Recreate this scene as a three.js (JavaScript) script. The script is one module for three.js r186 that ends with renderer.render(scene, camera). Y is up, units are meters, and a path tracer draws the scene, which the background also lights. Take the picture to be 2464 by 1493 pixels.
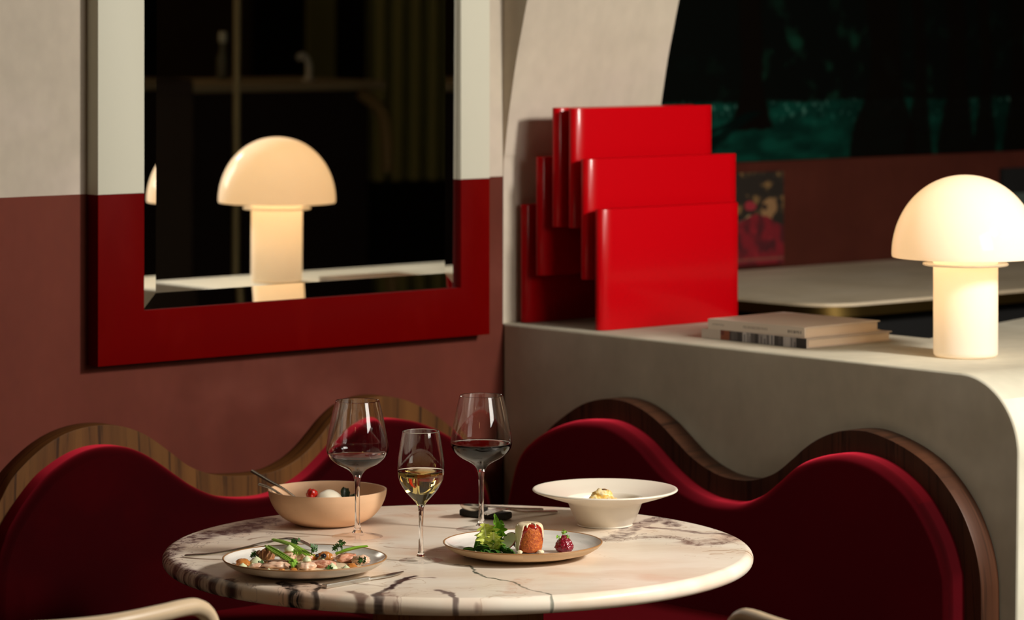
import * as THREE from 'three';
import { RoundedBoxGeometry } from 'three/addons/geometries/RoundedBoxGeometry.js';
import { ImprovedNoise } from 'three/addons/math/ImprovedNoise.js';
import { mergeGeometries, mergeVertices, toCreasedNormals } from 'three/addons/utils/BufferGeometryUtils.js';
import { RectAreaLightUniformsLib } from 'three/addons/lights/RectAreaLightUniformsLib.js';

// ---------------------------------------------------------------- camera, light, exposure
// World: the room corner behind the table is the origin. Left wall = plane x 0, right wall = plane z 0, y up, metres.
const scene = new THREE.Scene();
scene.background = new THREE.Color(0x000000);
const VIEW = THREE.MathUtils.degToRad(49.2), FOCAL = 8000, HORIZON = 27;
const fullH = 2 * (1493 - HORIZON);
const camera = new THREE.PerspectiveCamera(THREE.MathUtils.radToDeg(2 * Math.atan(fullH / 2 / FOCAL)), 2464 / fullH, 0.1, 60);
camera.position.set(4.8563, 1.57, 4.1686);
camera.rotation.y = VIEW;
camera.setViewOffset(2464, fullH, 0, fullH / 2 - HORIZON, 2464, 1493);
camera.focus = 5.06;
camera.userData.fStop = 4.2;
const renderer = new THREE.WebGLRenderer();
renderer.toneMapping = THREE.LinearToneMapping;
renderer.toneMappingExposure = 1;
renderer.shadowMap.enabled = true;
RectAreaLightUniformsLib.init();

const KEY = { at: [2.92, 2.2, -0.22], aim: [0.75, 0.85, 0.75], w: 0.26, h: 0.3, power: 345, color: [1, 0.955, 0.87] };
const FILL = { at: [3.12, 1.86, 0.42], aim: [0.8, 0.95, 0.75], w: 0.75, h: 0.85, power: 8, color: [1, 0.94, 0.85] };
const LAMP_POWER = 0.048, STEM_POWER = 0.0062, BULB_POWER = 0.8;

// ---------------------------------------------------------------- helpers
const R = (d) => THREE.MathUtils.degToRad(d);
function rng(seed) { return () => { seed |= 0; seed = (seed + 0x6d2b79f5) | 0; let t = Math.imul(seed ^ (seed >>> 15), 1 | seed); t = (t + Math.imul(t ^ (t >>> 7), 61 | t)) ^ t; return ((t ^ (t >>> 14)) >>> 0) / 4294967296; }; }
const perlin = new ImprovedNoise();
const noise = (x, y, z = 0.37) => perlin.noise(x, y, z);
function fbm(x, y, z = 0.37, n = 4) { let s = 0, a = 0.5; for (let i = 0; i < n; i++) { s += a * perlin.noise(x, y, z + i * 7.3); x *= 2.03; y *= 2.03; a *= 0.5; } return s; }
// creases are found between points closer than a hundredth of a unit, so the shape is measured in millimetres meanwhile
function creased(g, angle) { g.scale(1000, 1000, 1000); const c = toCreasedNormals(g, angle); return c.scale(0.001, 0.001, 0.001); }
// the flat front and back of an extruded shape get straight normals
function flatCaps(g) {
  const p = g.attributes.position, n = g.attributes.normal; let lo = Infinity, hi = -Infinity; for (let i = 0; i < p.count; i++) { lo = Math.min(lo, p.getZ(i)); hi = Math.max(hi, p.getZ(i)); }
  for (let i = 0; i < p.count; i += 3) for (const [z, d] of [[lo, -1], [hi, 1]]) if ([0, 1, 2].every((k) => Math.abs(p.getZ(i + k) - z) < 1e-5)) for (let k = 0; k < 3; k++) n.setXYZ(i + k, 0, 0, d);
  return g;
}
const clamp = (x, a = 0, b = 1) => Math.min(b, Math.max(a, x));
const smooth = (x, a, b) => { const t = clamp((x - a) / (b - a)); return t * t * (3 - 2 * t); };
const mix = (a, b, t) => a + (b - a) * t;
const mix3 = (a, b, t) => [mix(a[0], b[0], t), mix(a[1], b[1], t), mix(a[2], b[2], t)];
function tex(w, h, fn, { srgb = true, wrap = THREE.MirroredRepeatWrapping, repeat } = {}) {
  const d = new Uint8Array(w * h * 4);
  for (let j = 0; j < h; j++) for (let i = 0; i < w; i++) {
    const c = fn((i + 0.5) / w, (j + 0.5) / h), k = (j * w + i) * 4;
    d[k] = clamp(c[0], 0, 255); d[k + 1] = clamp(c[1], 0, 255); d[k + 2] = clamp(c[2], 0, 255); d[k + 3] = 255;
  }
  const t = new THREE.DataTexture(d, w, h);
  t.magFilter = THREE.LinearFilter; t.minFilter = THREE.LinearFilter; t.wrapS = t.wrapT = wrap;
  if (srgb) t.colorSpace = THREE.SRGBColorSpace;
  if (repeat) t.repeat.set(...repeat);
  t.needsUpdate = true;
  return t;
}
const gray = (w, h, fn, o) => tex(w, h, (u, v) => { const g = fn(u, v) * 255; return [g, g, g]; }, { srgb: false, ...o });
const std = (o) => new THREE.MeshStandardMaterial(o);
const phys = (o) => new THREE.MeshPhysicalMaterial(o);
const lin = (r, g, b) => new THREE.Color().setRGB(r, g, b);
const taken = {};
function numbered(name) { const n = taken[name] = (taken[name] ?? -1) + 1; return n ? name + '_' + String(n).padStart(3, '0') : name; }
function mesh(name, geo, mat, parent) {
  const m = new THREE.Mesh(geo, mat); m.name = name; m.castShadow = m.receiveShadow = true;
  parent.add(m); return m;
}
const part = (name, geo, mat, parent) => mesh(name, geo, mat, parent);
function thing(name, label, category, at = [0, 0, 0], turn = 0, group) {
  const o = new THREE.Group(); o.name = numbered(name); o.position.set(...at); o.rotation.y = turn;
  o.userData = { label, category }; if (group) o.userData.group = group;
  scene.add(o); return o;
}
function single(name, geo, mat, label, category, at = [0, 0, 0], turn = 0, group) {
  const o = mesh(numbered(name), geo, mat, scene); o.position.set(...at); o.rotation.y = turn;
  o.userData = { label, category }; if (group) o.userData.group = group; return o;
}
function structure(name, label, category) { const o = new THREE.Group(); o.name = name; o.userData = { kind: 'structure', label, category }; scene.add(o); return o; }
function structMesh(name, geo, mat, label, category) { const o = mesh(name, geo, mat, scene); o.userData = { kind: 'structure', label, category }; return o; }
// uv in metres, projected along each face's own axis
function metric(geo, s = 1) {
  const g = geo.index ? geo.toNonIndexed() : geo, p = g.attributes.position, uv = new Float32Array(p.count * 2), a = new THREE.Vector3(), b = new THREE.Vector3(), c = new THREE.Vector3();
  for (let i = 0; i < p.count; i += 3) {
    a.fromBufferAttribute(p, i); b.fromBufferAttribute(p, i + 1).sub(a); c.fromBufferAttribute(p, i + 2).sub(a);
    const n = b.cross(c), ax = Math.abs(n.x), ay = Math.abs(n.y), az = Math.abs(n.z);
    for (let k = i; k < i + 3; k++) {
      const x = p.getX(k), y = p.getY(k), z = p.getZ(k);
      const [u, v] = ay >= ax && ay >= az ? [x, z] : ax >= az ? [z, y] : [x, y];
      uv[k * 2] = u / s; uv[k * 2 + 1] = v / s;
    }
  }
  g.setAttribute('uv', new THREE.BufferAttribute(uv, 2));
  return g;
}
function box(x0, x1, y0, y1, z0, z1, r = 0) {
  const g = r ? new RoundedBoxGeometry(x1 - x0, y1 - y0, z1 - z0, 3, r) : new THREE.BoxGeometry(x1 - x0, y1 - y0, z1 - z0);
  g.translate((x0 + x1) / 2, (y0 + y1) / 2, (z0 + z1) / 2);
  return metric(g, 2);
}
const V2 = (a) => a.map(([x, y]) => new THREE.Vector2(x, y));
const V3 = (a) => a.map(([x, y, z]) => new THREE.Vector3(x, y, z));
const spline = (pts, n) => new THREE.SplineCurve(V2(pts)).getPoints(n);
function lathe(pts, seg = 72, n = 0) { return new THREE.LatheGeometry(n ? spline(pts, n) : V2(pts), seg); }
function tube(pts, r, seg = 40, rs = 10) { return new THREE.TubeGeometry(new THREE.CatmullRomCurve3(V3(pts)), seg, r, rs); }
// a bar of changing width and thickness swept along points; the width lies level
function bar(pts, widths, thick, n = 40, sides = 10, q = 0.45) {
  const curve = new THREE.CatmullRomCurve3(V3(pts)), at = (arr, t) => { const f = t * (arr.length - 1), i = Math.min(arr.length - 2, Math.floor(f)); return mix(arr[i], arr[i + 1], f - i); };
  const th = Array.isArray(thick) ? thick : [thick, thick], pos = [], idx = [], up = new THREE.Vector3(0, 1, 0), T = new THREE.Vector3(), S = new THREE.Vector3(), N = new THREE.Vector3();
  for (let i = 0; i <= n; i++) {
    const t = i / n, c = curve.getPoint(t); curve.getTangent(t, T); S.crossVectors(T, up).normalize(); N.crossVectors(S, T).normalize();
    for (let k = 0; k < sides; k++) {
      const a = (k / sides) * Math.PI * 2, ca = Math.sign(Math.cos(a)) * Math.abs(Math.cos(a)) ** q, sa = Math.sign(Math.sin(a)) * Math.abs(Math.sin(a)) ** q;
      pos.push(...c.clone().addScaledVector(S, ca * at(widths, t) / 2).addScaledVector(N, sa * at(th, t) / 2).toArray());
    }
  }
  for (let i = 0; i < n; i++) for (let k = 0; k < sides; k++) { const a = i * sides + k, b = i * sides + (k + 1) % sides; idx.push(a, b, a + sides, b, b + sides, a + sides); }
  for (const [o, flip] of [[0, 1], [n * sides, 0]]) for (let k = 1; k < sides - 1; k++) idx.push(...(flip ? [o, o + k + 1, o + k] : [o, o + k, o + k + 1]));
  const g = new THREE.BufferGeometry(); g.setAttribute('position', new THREE.Float32BufferAttribute(pos, 3)); g.setIndex(idx);
  const c = creased(g, 0.9); c.setAttribute('uv', new THREE.Float32BufferAttribute(new Float32Array(c.attributes.position.count * 2), 2)); return c;
}
function blob(rx, ry, rz, seed, amp = 0.08, freq = 2, detail = 4) {
  const g = mergeVertices(new THREE.IcosahedronGeometry(1, detail).deleteAttribute('normal').deleteAttribute('uv')), p = g.attributes.position;
  for (let i = 0; i < p.count; i++) {
    const x = p.getX(i), y = p.getY(i), z = p.getZ(i), k = 1 + amp * 2 * (perlin.noise(x * freq + seed, y * freq + seed * 1.7, z * freq) + 0.5 * perlin.noise(x * freq * 2.3, y * freq * 2.3 + seed, z * freq * 2.3));
    p.setXYZ(i, x * k * rx, y * k * ry, z * k * rz);
  }
  g.setAttribute('uv', new THREE.Float32BufferAttribute(Array.from({ length: p.count }, (_, i) => [p.getX(i) * 16 + seed * 0.13, p.getZ(i) * 16 + p.getY(i) * 11]).flat(), 2));
  g.computeVertexNormals(); return g;
}
function warp(g, fn) { const p = g.attributes.position, v = new THREE.Vector3(); for (let i = 0; i < p.count; i++) { v.fromBufferAttribute(p, i); fn(v); p.setXYZ(i, v.x, v.y, v.z); } g.computeVertexNormals(); return g; }

// ---------------------------------------------------------------- materials
function plaster(a, b, c, seed, scale = 1) {
  return tex(640, 640, (u, v) => {
    const x = u * 2 * scale, y = v * 2 * scale;
    const n = smooth(fbm(x * 1.3 + seed, y * 1.1, seed, 5), -0.35, 0.35), m = smooth(fbm(x * 3.1 + 9, y * 4.3 + seed, 2.2, 5), -0.12, 0.4), g = fbm(x * 46, y * 30, seed, 2), s = fbm(x * 7, y * 1.1 + seed, 5.1, 3);
    const col = mix3(mix3(a, b, n), c, m * 0.5);
    return col.map((k) => k * (1 + g * 0.05 + s * 0.08));
  });
}
const plasterBump = gray(384, 384, (u, v) => 0.5 + fbm(u * 9, v * 7, 3.3, 5) * 0.5 + fbm(u * 60, v * 44, 8, 2) * 0.12);
const M = {};
M.cream = std({ map: plaster([188, 176, 158], [172, 160, 144], [198, 182, 170], 1.4), roughness: 0.86, bumpMap: plasterBump, bumpScale: 0.0012 });
M.terracotta = phys({ specularIntensity: 0.25, map: plaster([99, 48, 37], [74, 32, 23], [122, 70, 59], 4.1), roughness: 0.8, bumpMap: plasterBump, bumpScale: 0.0012 });
M.concrete = std({ map: plaster([202, 196, 176], [170, 163, 144], [216, 212, 196], 7.7), roughness: 0.72, bumpMap: plasterBump, bumpScale: 0.0014 });
M.frameCream = phys({ specularIntensity: 0.4, color: 0xc2bfae, roughness: 0.55 });
M.frameRed = phys({ specularIntensity: 0.04, map: tex(512, 512, (u, v) => { const n = smooth(fbm(u * 5, v * 3, 2.2, 5), -0.2, 0.45), c = mix3([90, 0, 0], [97, 5, 3], n * n); return c; }), roughness: 0.5 });
M.mirror = std({ color: 0xf2f0ea, metalness: 1, roughness: 0.0 });
M.mirrorEdge = std({ color: 0xe8e6e0, metalness: 1, roughness: 0.06 });
M.dark = std({ color: 0x0b0908, roughness: 0.9 });
M.brown = phys({ specularIntensity: 0.2, map: plaster([86, 40, 29], [74, 33, 24], [92, 45, 33], 11.3), roughness: 0.85, bumpMap: plasterBump, bumpScale: 0.001 });
M.olive = std({ color: 0x8f8f5c, roughness: 0.95 });
M.floor = std({ color: 0x2a211a, roughness: 0.7 });
M.ceiling = std({ color: 0x2c2824, roughness: 0.95 });
M.roomWall = std({ color: 0x5b4a3c, roughness: 0.95 });
const grain = (a, b, c, seed) => tex(768, 768, (u, v) => {
  const w = fbm(u * 6, v * 1.2, seed, 3) * 0.05, s = fbm((u + w) * 150, v * 3.2, seed, 4), l = smooth(fbm((u + w) * 34, v * 1.1, seed + 4, 3), -0.3, 0.4), strip = noise(Math.floor(u * 16) * 3.7, seed * 2.1) * 0.22;
  const col = mix3(mix3(a, b, l), c, smooth(s, 0.05, 0.4));
  return col.map((k) => k * (1 + strip * 0.6));
});
M.walnut = phys({ map: grain([100, 64, 29], [82, 50, 22], [52, 30, 13], 2.3), roughness: 0.55, specularIntensity: 0.3 });
M.walnutShaded = phys({ specularIntensity: 0.5, map: grain([72, 43, 28], [60, 35, 22], [40, 23, 14], 6.3), roughness: 0.45 });  // darker copy of the walnut, the right bench's shade put into its colour
M.oak = std({ map: grain([150, 104, 58], [134, 90, 48], [112, 70, 34], 9.4), roughness: 0.5 });
M.ash = std({ map: grain([214, 190, 158], [206, 180, 146], [192, 164, 128], 5.2), roughness: 0.42 });
const nap = tex(512, 512, (u, v) => { const n = smooth(fbm(u * 5, v * 6, 3.1, 5), -0.4, 0.4), f = fbm(u * 90, v * 90, 1.1, 2); return mix3([8, 0, 0], [30, 0, 1], n).map((k) => k * (1 + f * 0.22)); });
M.velvet = phys({ map: nap, roughness: 0.95, sheen: 2, sheenColor: lin(1, 0.04, 0.08), sheenRoughness: 1, specularIntensity: 0.05 });
M.seatCloth = phys({ map: nap, color: 0xffffff, roughness: 0.95, sheen: 0.35, sheenColor: lin(1, 0.03, 0.06), sheenRoughness: 1, specularIntensity: 0.05 });
M.red = phys({ color: lin(0.44, 0.0, 0.003), roughness: 0.3, specularIntensity: 0.3, clearcoat: 0.15, clearcoatRoughness: 0.12 });
M.opal = phys({ color: lin(0.88, 0.86, 0.8), roughness: 1, transmission: 0.5, thickness: 0, clearcoat: 1, clearcoatRoughness: 0.06, specularIntensity: 0.3 });
M.opalGloss = M.opal;
M.glass = phys({ color: 0xffffff, transmission: 1, thickness: 0.002, ior: 1.5, roughness: 0 });
M.pane = phys({ color: 0xffffff, transmission: 1, thickness: 0, ior: 1.45, roughness: 0, side: THREE.DoubleSide });
M.redWine = phys({ color: 0xffffff, transmission: 1, thickness: 0.03, ior: 1, roughness: 0, attenuationColor: lin(0.5, 0.015, 0.025), attenuationDistance: 0.006 });
M.whiteWine = phys({ color: 0xffffff, transmission: 1, thickness: 0.03, ior: 1, roughness: 0, attenuationColor: lin(0.95, 0.8, 0.36), attenuationDistance: 0.04 });
M.steel = std({ color: 0xcac5bc, metalness: 1, roughness: 0.26 });
M.brass = std({ color: 0xa08248, metalness: 1, roughness: 0.35 });
M.paper = std({ map: tex(256, 256, (u, v) => { const s = fbm(u * 2, v * 90, 1, 2) * 26; return [226 + s, 208 + s, 186 + s]; }), roughness: 0.9 });
M.cover = std({ color: 0xe2d5c4, roughness: 0.5 });

// ---------------------------------------------------------------- lamps that light the room
function softbox(o, label) {
  const g = thing('softbox_light', label, 'lamp', o.at);
  g.lookAt(new THREE.Vector3(...o.aim));
  part('housing', box(-o.w / 2 - 0.03, o.w / 2 + 0.03, -o.h / 2 - 0.03, o.h / 2 + 0.03, -0.16, -0.004, 0.01), M.dark, g);
  part('diffuser_panel', new THREE.BoxGeometry(o.w, o.h, 0.006), phys({ color: 0xffffff, emissive: lin(...o.color), emissiveIntensity: 1.2, roughness: 0.9 }), g);
  const l = new THREE.RectAreaLight(lin(...o.color), o.power, o.w, o.h);
  l.position.set(0, 0, 0.012); l.rotation.y = Math.PI; l.castShadow = true; g.add(l);
  const rodTop = 3.0 - o.at[1], rod = part('hanging_rod', new THREE.CylinderGeometry(0.012, 0.012, 0.4, 10), M.dark, g);
  rod.quaternion.copy(g.quaternion).invert(); rod.position.set(0, 0, -0.09).add(new THREE.Vector3(0, rodTop - 0.2, 0).applyQuaternion(rod.quaternion));
  const rod2 = part('hanging_rod', new THREE.CylinderGeometry(0.012, 0.012, rodTop - 0.3, 10), M.dark, g);
  rod2.quaternion.copy(rod.quaternion); rod2.position.set(0, 0, -0.09).add(new THREE.Vector3(0, (rodTop - 0.3) / 2, 0).applyQuaternion(rod.quaternion));
  return g;
}
softbox(KEY, 'small bright square spotlight hanging high to the right of the grey counter');
softbox(FILL, 'large dim softbox lamp hanging low to the right of the table');
[[6.2, 2.55, 2.2], [5.2, 2.55, 5.6], [2.6, 2.6, 5.4], [4.3, 2.5, -1.0]].forEach(([x, y, z], i) => {  // the last globe is added, out of view, to brighten the mirrored far room
  const g = thing('pendant_globe_lamp', ['small warm globe lamp hanging near the right side wall', 'small warm globe lamp hanging behind the camera', 'small warm globe lamp hanging over the near left of the room', 'added unseen globe lamp that brightens the far room behind the counter'][i], 'lamp', [x, y, z]);
  part('glowing_globe', new THREE.SphereGeometry(0.055, 24, 16), phys({ color: 0xffffff, emissive: lin(1, 0.62, 0.28), emissiveIntensity: 6, roughness: 0.5 }), g);
  part('cord', new THREE.CylinderGeometry(0.004, 0.004, 3 - y - 0.05, 8).translate(0, (3 - y + 0.05) / 2, 0), M.dark, g);
  const l = new THREE.PointLight(lin(1, 0.66, 0.34), BULB_POWER); l.castShadow = true; l.shadow.radius = 2.5; g.add(l);
});

// ---------------------------------------------------------------- the setting
structMesh('floor', box(-1, 8.2, -0.1, 0, -5.7, 7.2), M.floor, 'dark floor of the dining room', 'floor');
structMesh('ceiling', box(-1, 8.2, 3.0, 3.1, -5.7, 7.2), M.ceiling, 'dark ceiling of the dining room', 'ceiling');
{
  const w = structure('wall_left', 'left plaster wall, cream above and terracotta below', 'wall');
  part('upper_paint', box(-0.15, 0, 1.252, 3.0, 0, 7), M.cream, w);
  part('lower_paint', box(-0.15, 0, 0, 1.252, 0, 7), M.terracotta, w);
}
{ // right wall: thick plaster arch over the counter, its left foot leaning out of the corner
  const a = [[0.0005, 0.968], [0.001, 1.1], [0.002, 1.265], [0.0061, 1.299], [0.0147, 1.356], [0.0257, 1.412], [0.0403, 1.479], [0.0561, 1.536], [0.0714, 1.591], [0.105, 1.7], [0.19, 1.9], [0.34, 2.12], [0.58, 2.34], [0.95, 2.54], [1.4, 2.66], [1.9, 2.7], [2.5, 2.68], [3.05, 2.56], [3.45, 2.34], [3.7, 2.0], [3.8, 1.6], [3.82, 0]];
  const s = new THREE.Shape(); s.moveTo(-0.15, 0.968); s.lineTo(0.0005, 0.968);
  spline(a, 160).slice(1).forEach((p) => s.lineTo(p.x, p.y));
  s.lineTo(8, 0); s.lineTo(8, 3.0); s.lineTo(-0.15, 3.0); s.closePath();
  const g = metric(creased(new THREE.ExtrudeGeometry(s, { depth: 0.4, bevelEnabled: false, curveSegments: 4 }).translate(0, 0, -0.4), 0.5), 2);
  structMesh('wall_right', g, M.cream, 'cream plaster arch rising from the grey counter', 'wall');
}
structMesh('wall_beyond', box(-0.95, -0.81, 0, 3.0, -5.7, -0.4), M.brown, 'dark brown wall under the forest mural', 'wall');
structMesh('wall_back', box(-0.95, 8.2, 0, 3.0, -5.7, -5.55), M.dark, 'dark back wall of the far room', 'wall');
structMesh('wall_side', box(8.0, 8.2, 0, 3.0, -5.55, 7.2), M.roomWall, 'plain side wall behind the camera', 'wall');
structMesh('wall_front', box(-0.15, 8.0, 0, 3.0, 7.0, 7.2), M.roomWall, 'plain front wall behind the camera', 'wall');
structMesh('wall_corner', box(-0.95, 0, 0, 3.0, -0.4, -0.3), M.cream, 'short plaster wall behind the arch foot', 'wall');
{ // forest mural
  const rand = rng(5), trunks = [[-1.47, 0.034, 1], [-1.93, 0.055, 0.4], [-2.06, 0.02, 0.6], [-2.2, 0.032, 0.6], [-2.31, 0.018, 0.5], [-2.44, 0.025, 0.5], [-1.14, 0.02, 0.5]];
  for (let k = 0; k < 10; k++) trunks.push([-2.6 - k * 0.16 - rand() * 0.1, 0.015 + rand() * 0.03, 0.5]);
  const t = tex(1280, 544, (u, v) => {
    const z = -0.45 - u * 4.0, y = 1.21 + v * 1.7, top = 1.352 + 0.012 * noise(z * 5, 1) + 0.004 * noise(z * 60, 4) - 0.02 * smooth(-z, 1.3, 1.6) * 0;
    let grass = smooth(y, top + 0.004, top - 0.008), bright = 0.35 + 0.5 * smooth(fbm(z * 9, y * 26, 1.1, 4), -0.25, 0.35), tuft = smooth(fbm(z * 70, y * 60, 7.7, 3), 0.05, 0.4);
    bright *= mix(1, 0.35, smooth(-z, 1.9, 2.6)); 
    let c = mix3([2, 18, 14], [13, 72, 58], grass ? bright : 0);
    c = mix3(c, [120, 165, 148], tuft * 0.55 * smooth(y, 1.28, 1.34));
    const leaf = smooth(fbm(z * 11, y * 11, 3.9, 5), 0.02, 0.4) * 0.75 * smooth(fbm(z * 2.3 + 5, y * 2.1, 6.6, 2), -0.2, 0.2), sky = mix3([7, 9, 6], [20, 66, 48], leaf);
    c = mix3(sky, c, grass);
    for (const [tz, r, s] of trunks) {
      const first = s > 0.9, base = first ? 1.288 + 0.01 * noise(z * 30, 2) : 0, flare = r * (1 + (first ? 0.9 : 1.2) * smooth(y, 1.4, first ? 1.29 : 1.21)) * (1 + 0.14 * noise(y * 14, tz * 9)), d = Math.abs(z - tz - 0.02 * noise(y * 3, tz)) + 0.008 * fbm(z * 40, y * 40, 2.2, 3);
      if (y > base) c = mix3(c, [11, 6, 3], (first ? 1 : 0.9) * smooth(d, flare + 0.012, flare - 0.006));
      if (first && y < 1.33) for (const [lean, w] of [[1.9, 0.03], [3.2, 0.018]]) { const e = Math.abs(z - tz - (1.325 - y) * lean) + 0.02 * fbm(z * 26, y * 36, lean, 3); c = mix3(c, [3, 15, 12], 0.85 * smooth(e, w * 1.3, w * 0.5)); }
    }
    return c;
  }, { wrap: THREE.ClampToEdgeWrapping });
  const g = new THREE.BoxGeometry(4.0, 1.7, 0.012); 
  const m = single('forest_mural', g, [0, 1, 2, 3, 4, 5].map((k) => k === 4 ? phys({ map: t, roughness: 0.9, specularIntensity: 0.08 }) : M.dark), 'large dark print of trees on teal grass above the brown wall', 'mural', [-0.8035, 2.06, -2.45], Math.PI / 2);
}

// ---------------------------------------------------------------- grey counter
{
  const c = structure('wall_counter', 'grey plaster counter with a rounded right end', 'counter');
  const H = 0.9695, E = 1.292, r = 0.125, s = new THREE.Shape();
  s.moveTo(0, 0); s.lineTo(E - 0.012, 0); s.lineTo(E, H - r); s.absellipse(E - r, H - r, r, r, 0, Math.PI / 2, false); s.lineTo(0, H); s.closePath();
  const front = new THREE.ExtrudeGeometry(s, { depth: 0.388, curveSegments: 64, bevelEnabled: true, bevelSize: 0.006, bevelThickness: 0.006, bevelOffset: -0.006, bevelSegments: 5 }).translate(0, 0, -0.394);
  part('front_run', metric(flatCaps(creased(front, 0.2)), 2), M.concrete, c);
  // the return runs back from the right end; its inner edge bends away behind the lamp
  const p = new THREE.Shape(); p.moveTo(E - 0.13, -0.39); p.lineTo(E - 0.13, -3.2); p.lineTo(0.3, -3.2); p.lineTo(0.42, -1.5); p.quadraticCurveTo(0.58, -0.75, 0.74, -0.39); p.closePath();
  const top = new THREE.ExtrudeGeometry(p, { depth: H - 0.001, bevelEnabled: false, curveSegments: 24 }).rotateX(-Math.PI / 2);
  const q = top.attributes.position; for (let i = 0; i < q.count; i++) q.setZ(i, -q.getZ(i));
  const ix = top.index; if (ix) for (let i = 0; i < ix.count; i += 3) { const b = ix.getX(i + 1); ix.setX(i + 1, ix.getX(i + 2)); ix.setX(i + 2, b); }
  const nt = top.toNonIndexed ? (top.index ? top.toNonIndexed() : top) : top; const arr = nt.attributes.position;
  if (!top.index) for (let i = 0; i < arr.count; i += 3) { const a1 = [arr.getX(i + 1), arr.getY(i + 1), arr.getZ(i + 1)], a2 = [arr.getX(i + 2), arr.getY(i + 2), arr.getZ(i + 2)]; arr.setXYZ(i + 1, ...a2); arr.setXYZ(i + 2, ...a1); }
  nt.deleteAttribute('normal'); part('return_run', metric(creased(nt, 0.5), 2), M.concrete, c);
  const s2 = new THREE.Shape(); s2.moveTo(E - 0.14, 0); s2.lineTo(E - 0.012, 0); s2.lineTo(E, H - r); s2.absellipse(E - r, H - r, r, r, 0, Math.PI / 2, false); s2.lineTo(E - 0.14, H); s2.closePath();
  part('rounded_side', metric(creased(new THREE.ExtrudeGeometry(s2, { depth: 2.82, curveSegments: 24, bevelEnabled: false }).translate(0, 0, -3.2), 0.6), 2), M.concrete, c);
}
const TOP = 0.97;

// ---------------------------------------------------------------- mirror on the left wall
{
  const g = thing('wall_mirror', 'tall mirror on the left wall, its frame cream above and dark red below', 'mirror', [0, 0.954, 0.507]);
  const z0 = 0.0625, z1 = 0.953, y0 = 0.9545, y1 = 2.06, split = 1.252, a0 = 0.1344, a1 = 0.856, b0 = 1.0475, b1 = 1.97, t = 0.035, cz = 0.507;
  const rel = (pts) => { const s = new THREE.Shape(); pts.forEach(([z, y], i) => (i ? s.lineTo(cz - z, y - y0) : s.moveTo(cz - z, y - y0))); s.closePath(); return s; };
  const ex = (s) => { const e = new THREE.ExtrudeGeometry(s, { depth: t - 0.003, bevelEnabled: true, bevelSize: 0.0015, bevelThickness: 0.0015, bevelOffset: -0.0015, bevelSegments: 2 }).translate(0, 0, 0.0015).rotateY(Math.PI / 2); return metric(creased(e, 0.5), 1); };
  part('lower_frame', ex(rel([[z0, y0], [z0, split], [a0, split], [a0, b0], [a1, b0], [a1, split], [z1, split], [z1, y0]])), M.frameRed, g);
  part('upper_frame', ex(rel([[z0, split], [z0, y1], [z1, y1], [z1, split], [a1, split], [a1, b1], [a0, b1], [a0, split]])), M.frameCream, g);
  // glass: a flat field and four facets that slope back to the frame
  const bev = 0.028, drop = -0.00155, pane = new THREE.Group(); pane.name = 'mirror_glass'; g.add(pane);
  pane.position.set(0.027, (b0 + b1) / 2 - y0, (a0 + a1) / 2 - cz);
  const hz = (a1 - a0) / 2, hy = (b1 - b0) / 2;
  const flat = (pts) => { const q = new THREE.BufferGeometry(); q.setAttribute('position', new THREE.Float32BufferAttribute([0, 1, 2, 0, 2, 3].flatMap((k) => pts[k]), 3)); q.computeVertexNormals(); return metric(q, 1); };
  const I = (sz, sy) => [0, sy * (hy - bev), sz * (hz - bev)], O = (sz, sy) => [-drop, sy * hy, sz * hz];
  part('flat_field', flat([I(1, -1), I(-1, -1), I(-1, 1), I(1, 1)]), M.mirror, pane);
  part('bevel_facet', flat([O(1, -1), O(-1, -1), I(-1, -1), I(1, -1)]), M.mirror, pane);
  part('bevel_facet', flat([I(1, 1), I(-1, 1), O(-1, 1), O(1, 1)]), M.mirror, pane);
  part('bevel_facet', flat([O(1, -1), I(1, -1), I(1, 1), O(1, 1)]), M.mirror, pane);
  part('bevel_facet', flat([I(-1, -1), O(-1, -1), O(-1, 1), I(-1, 1)]), M.mirror, pane);
  pane.rotation.y = R(0.7); pane.rotation.z = R(-0.3);
  part('backing', box(0.001, 0.012, a0 ? b0 - y0 + 0.002 : 0, b1 - y0 - 0.002, a0 - cz + 0.002, a1 - cz - 0.002), M.dark, g);
}

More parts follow.
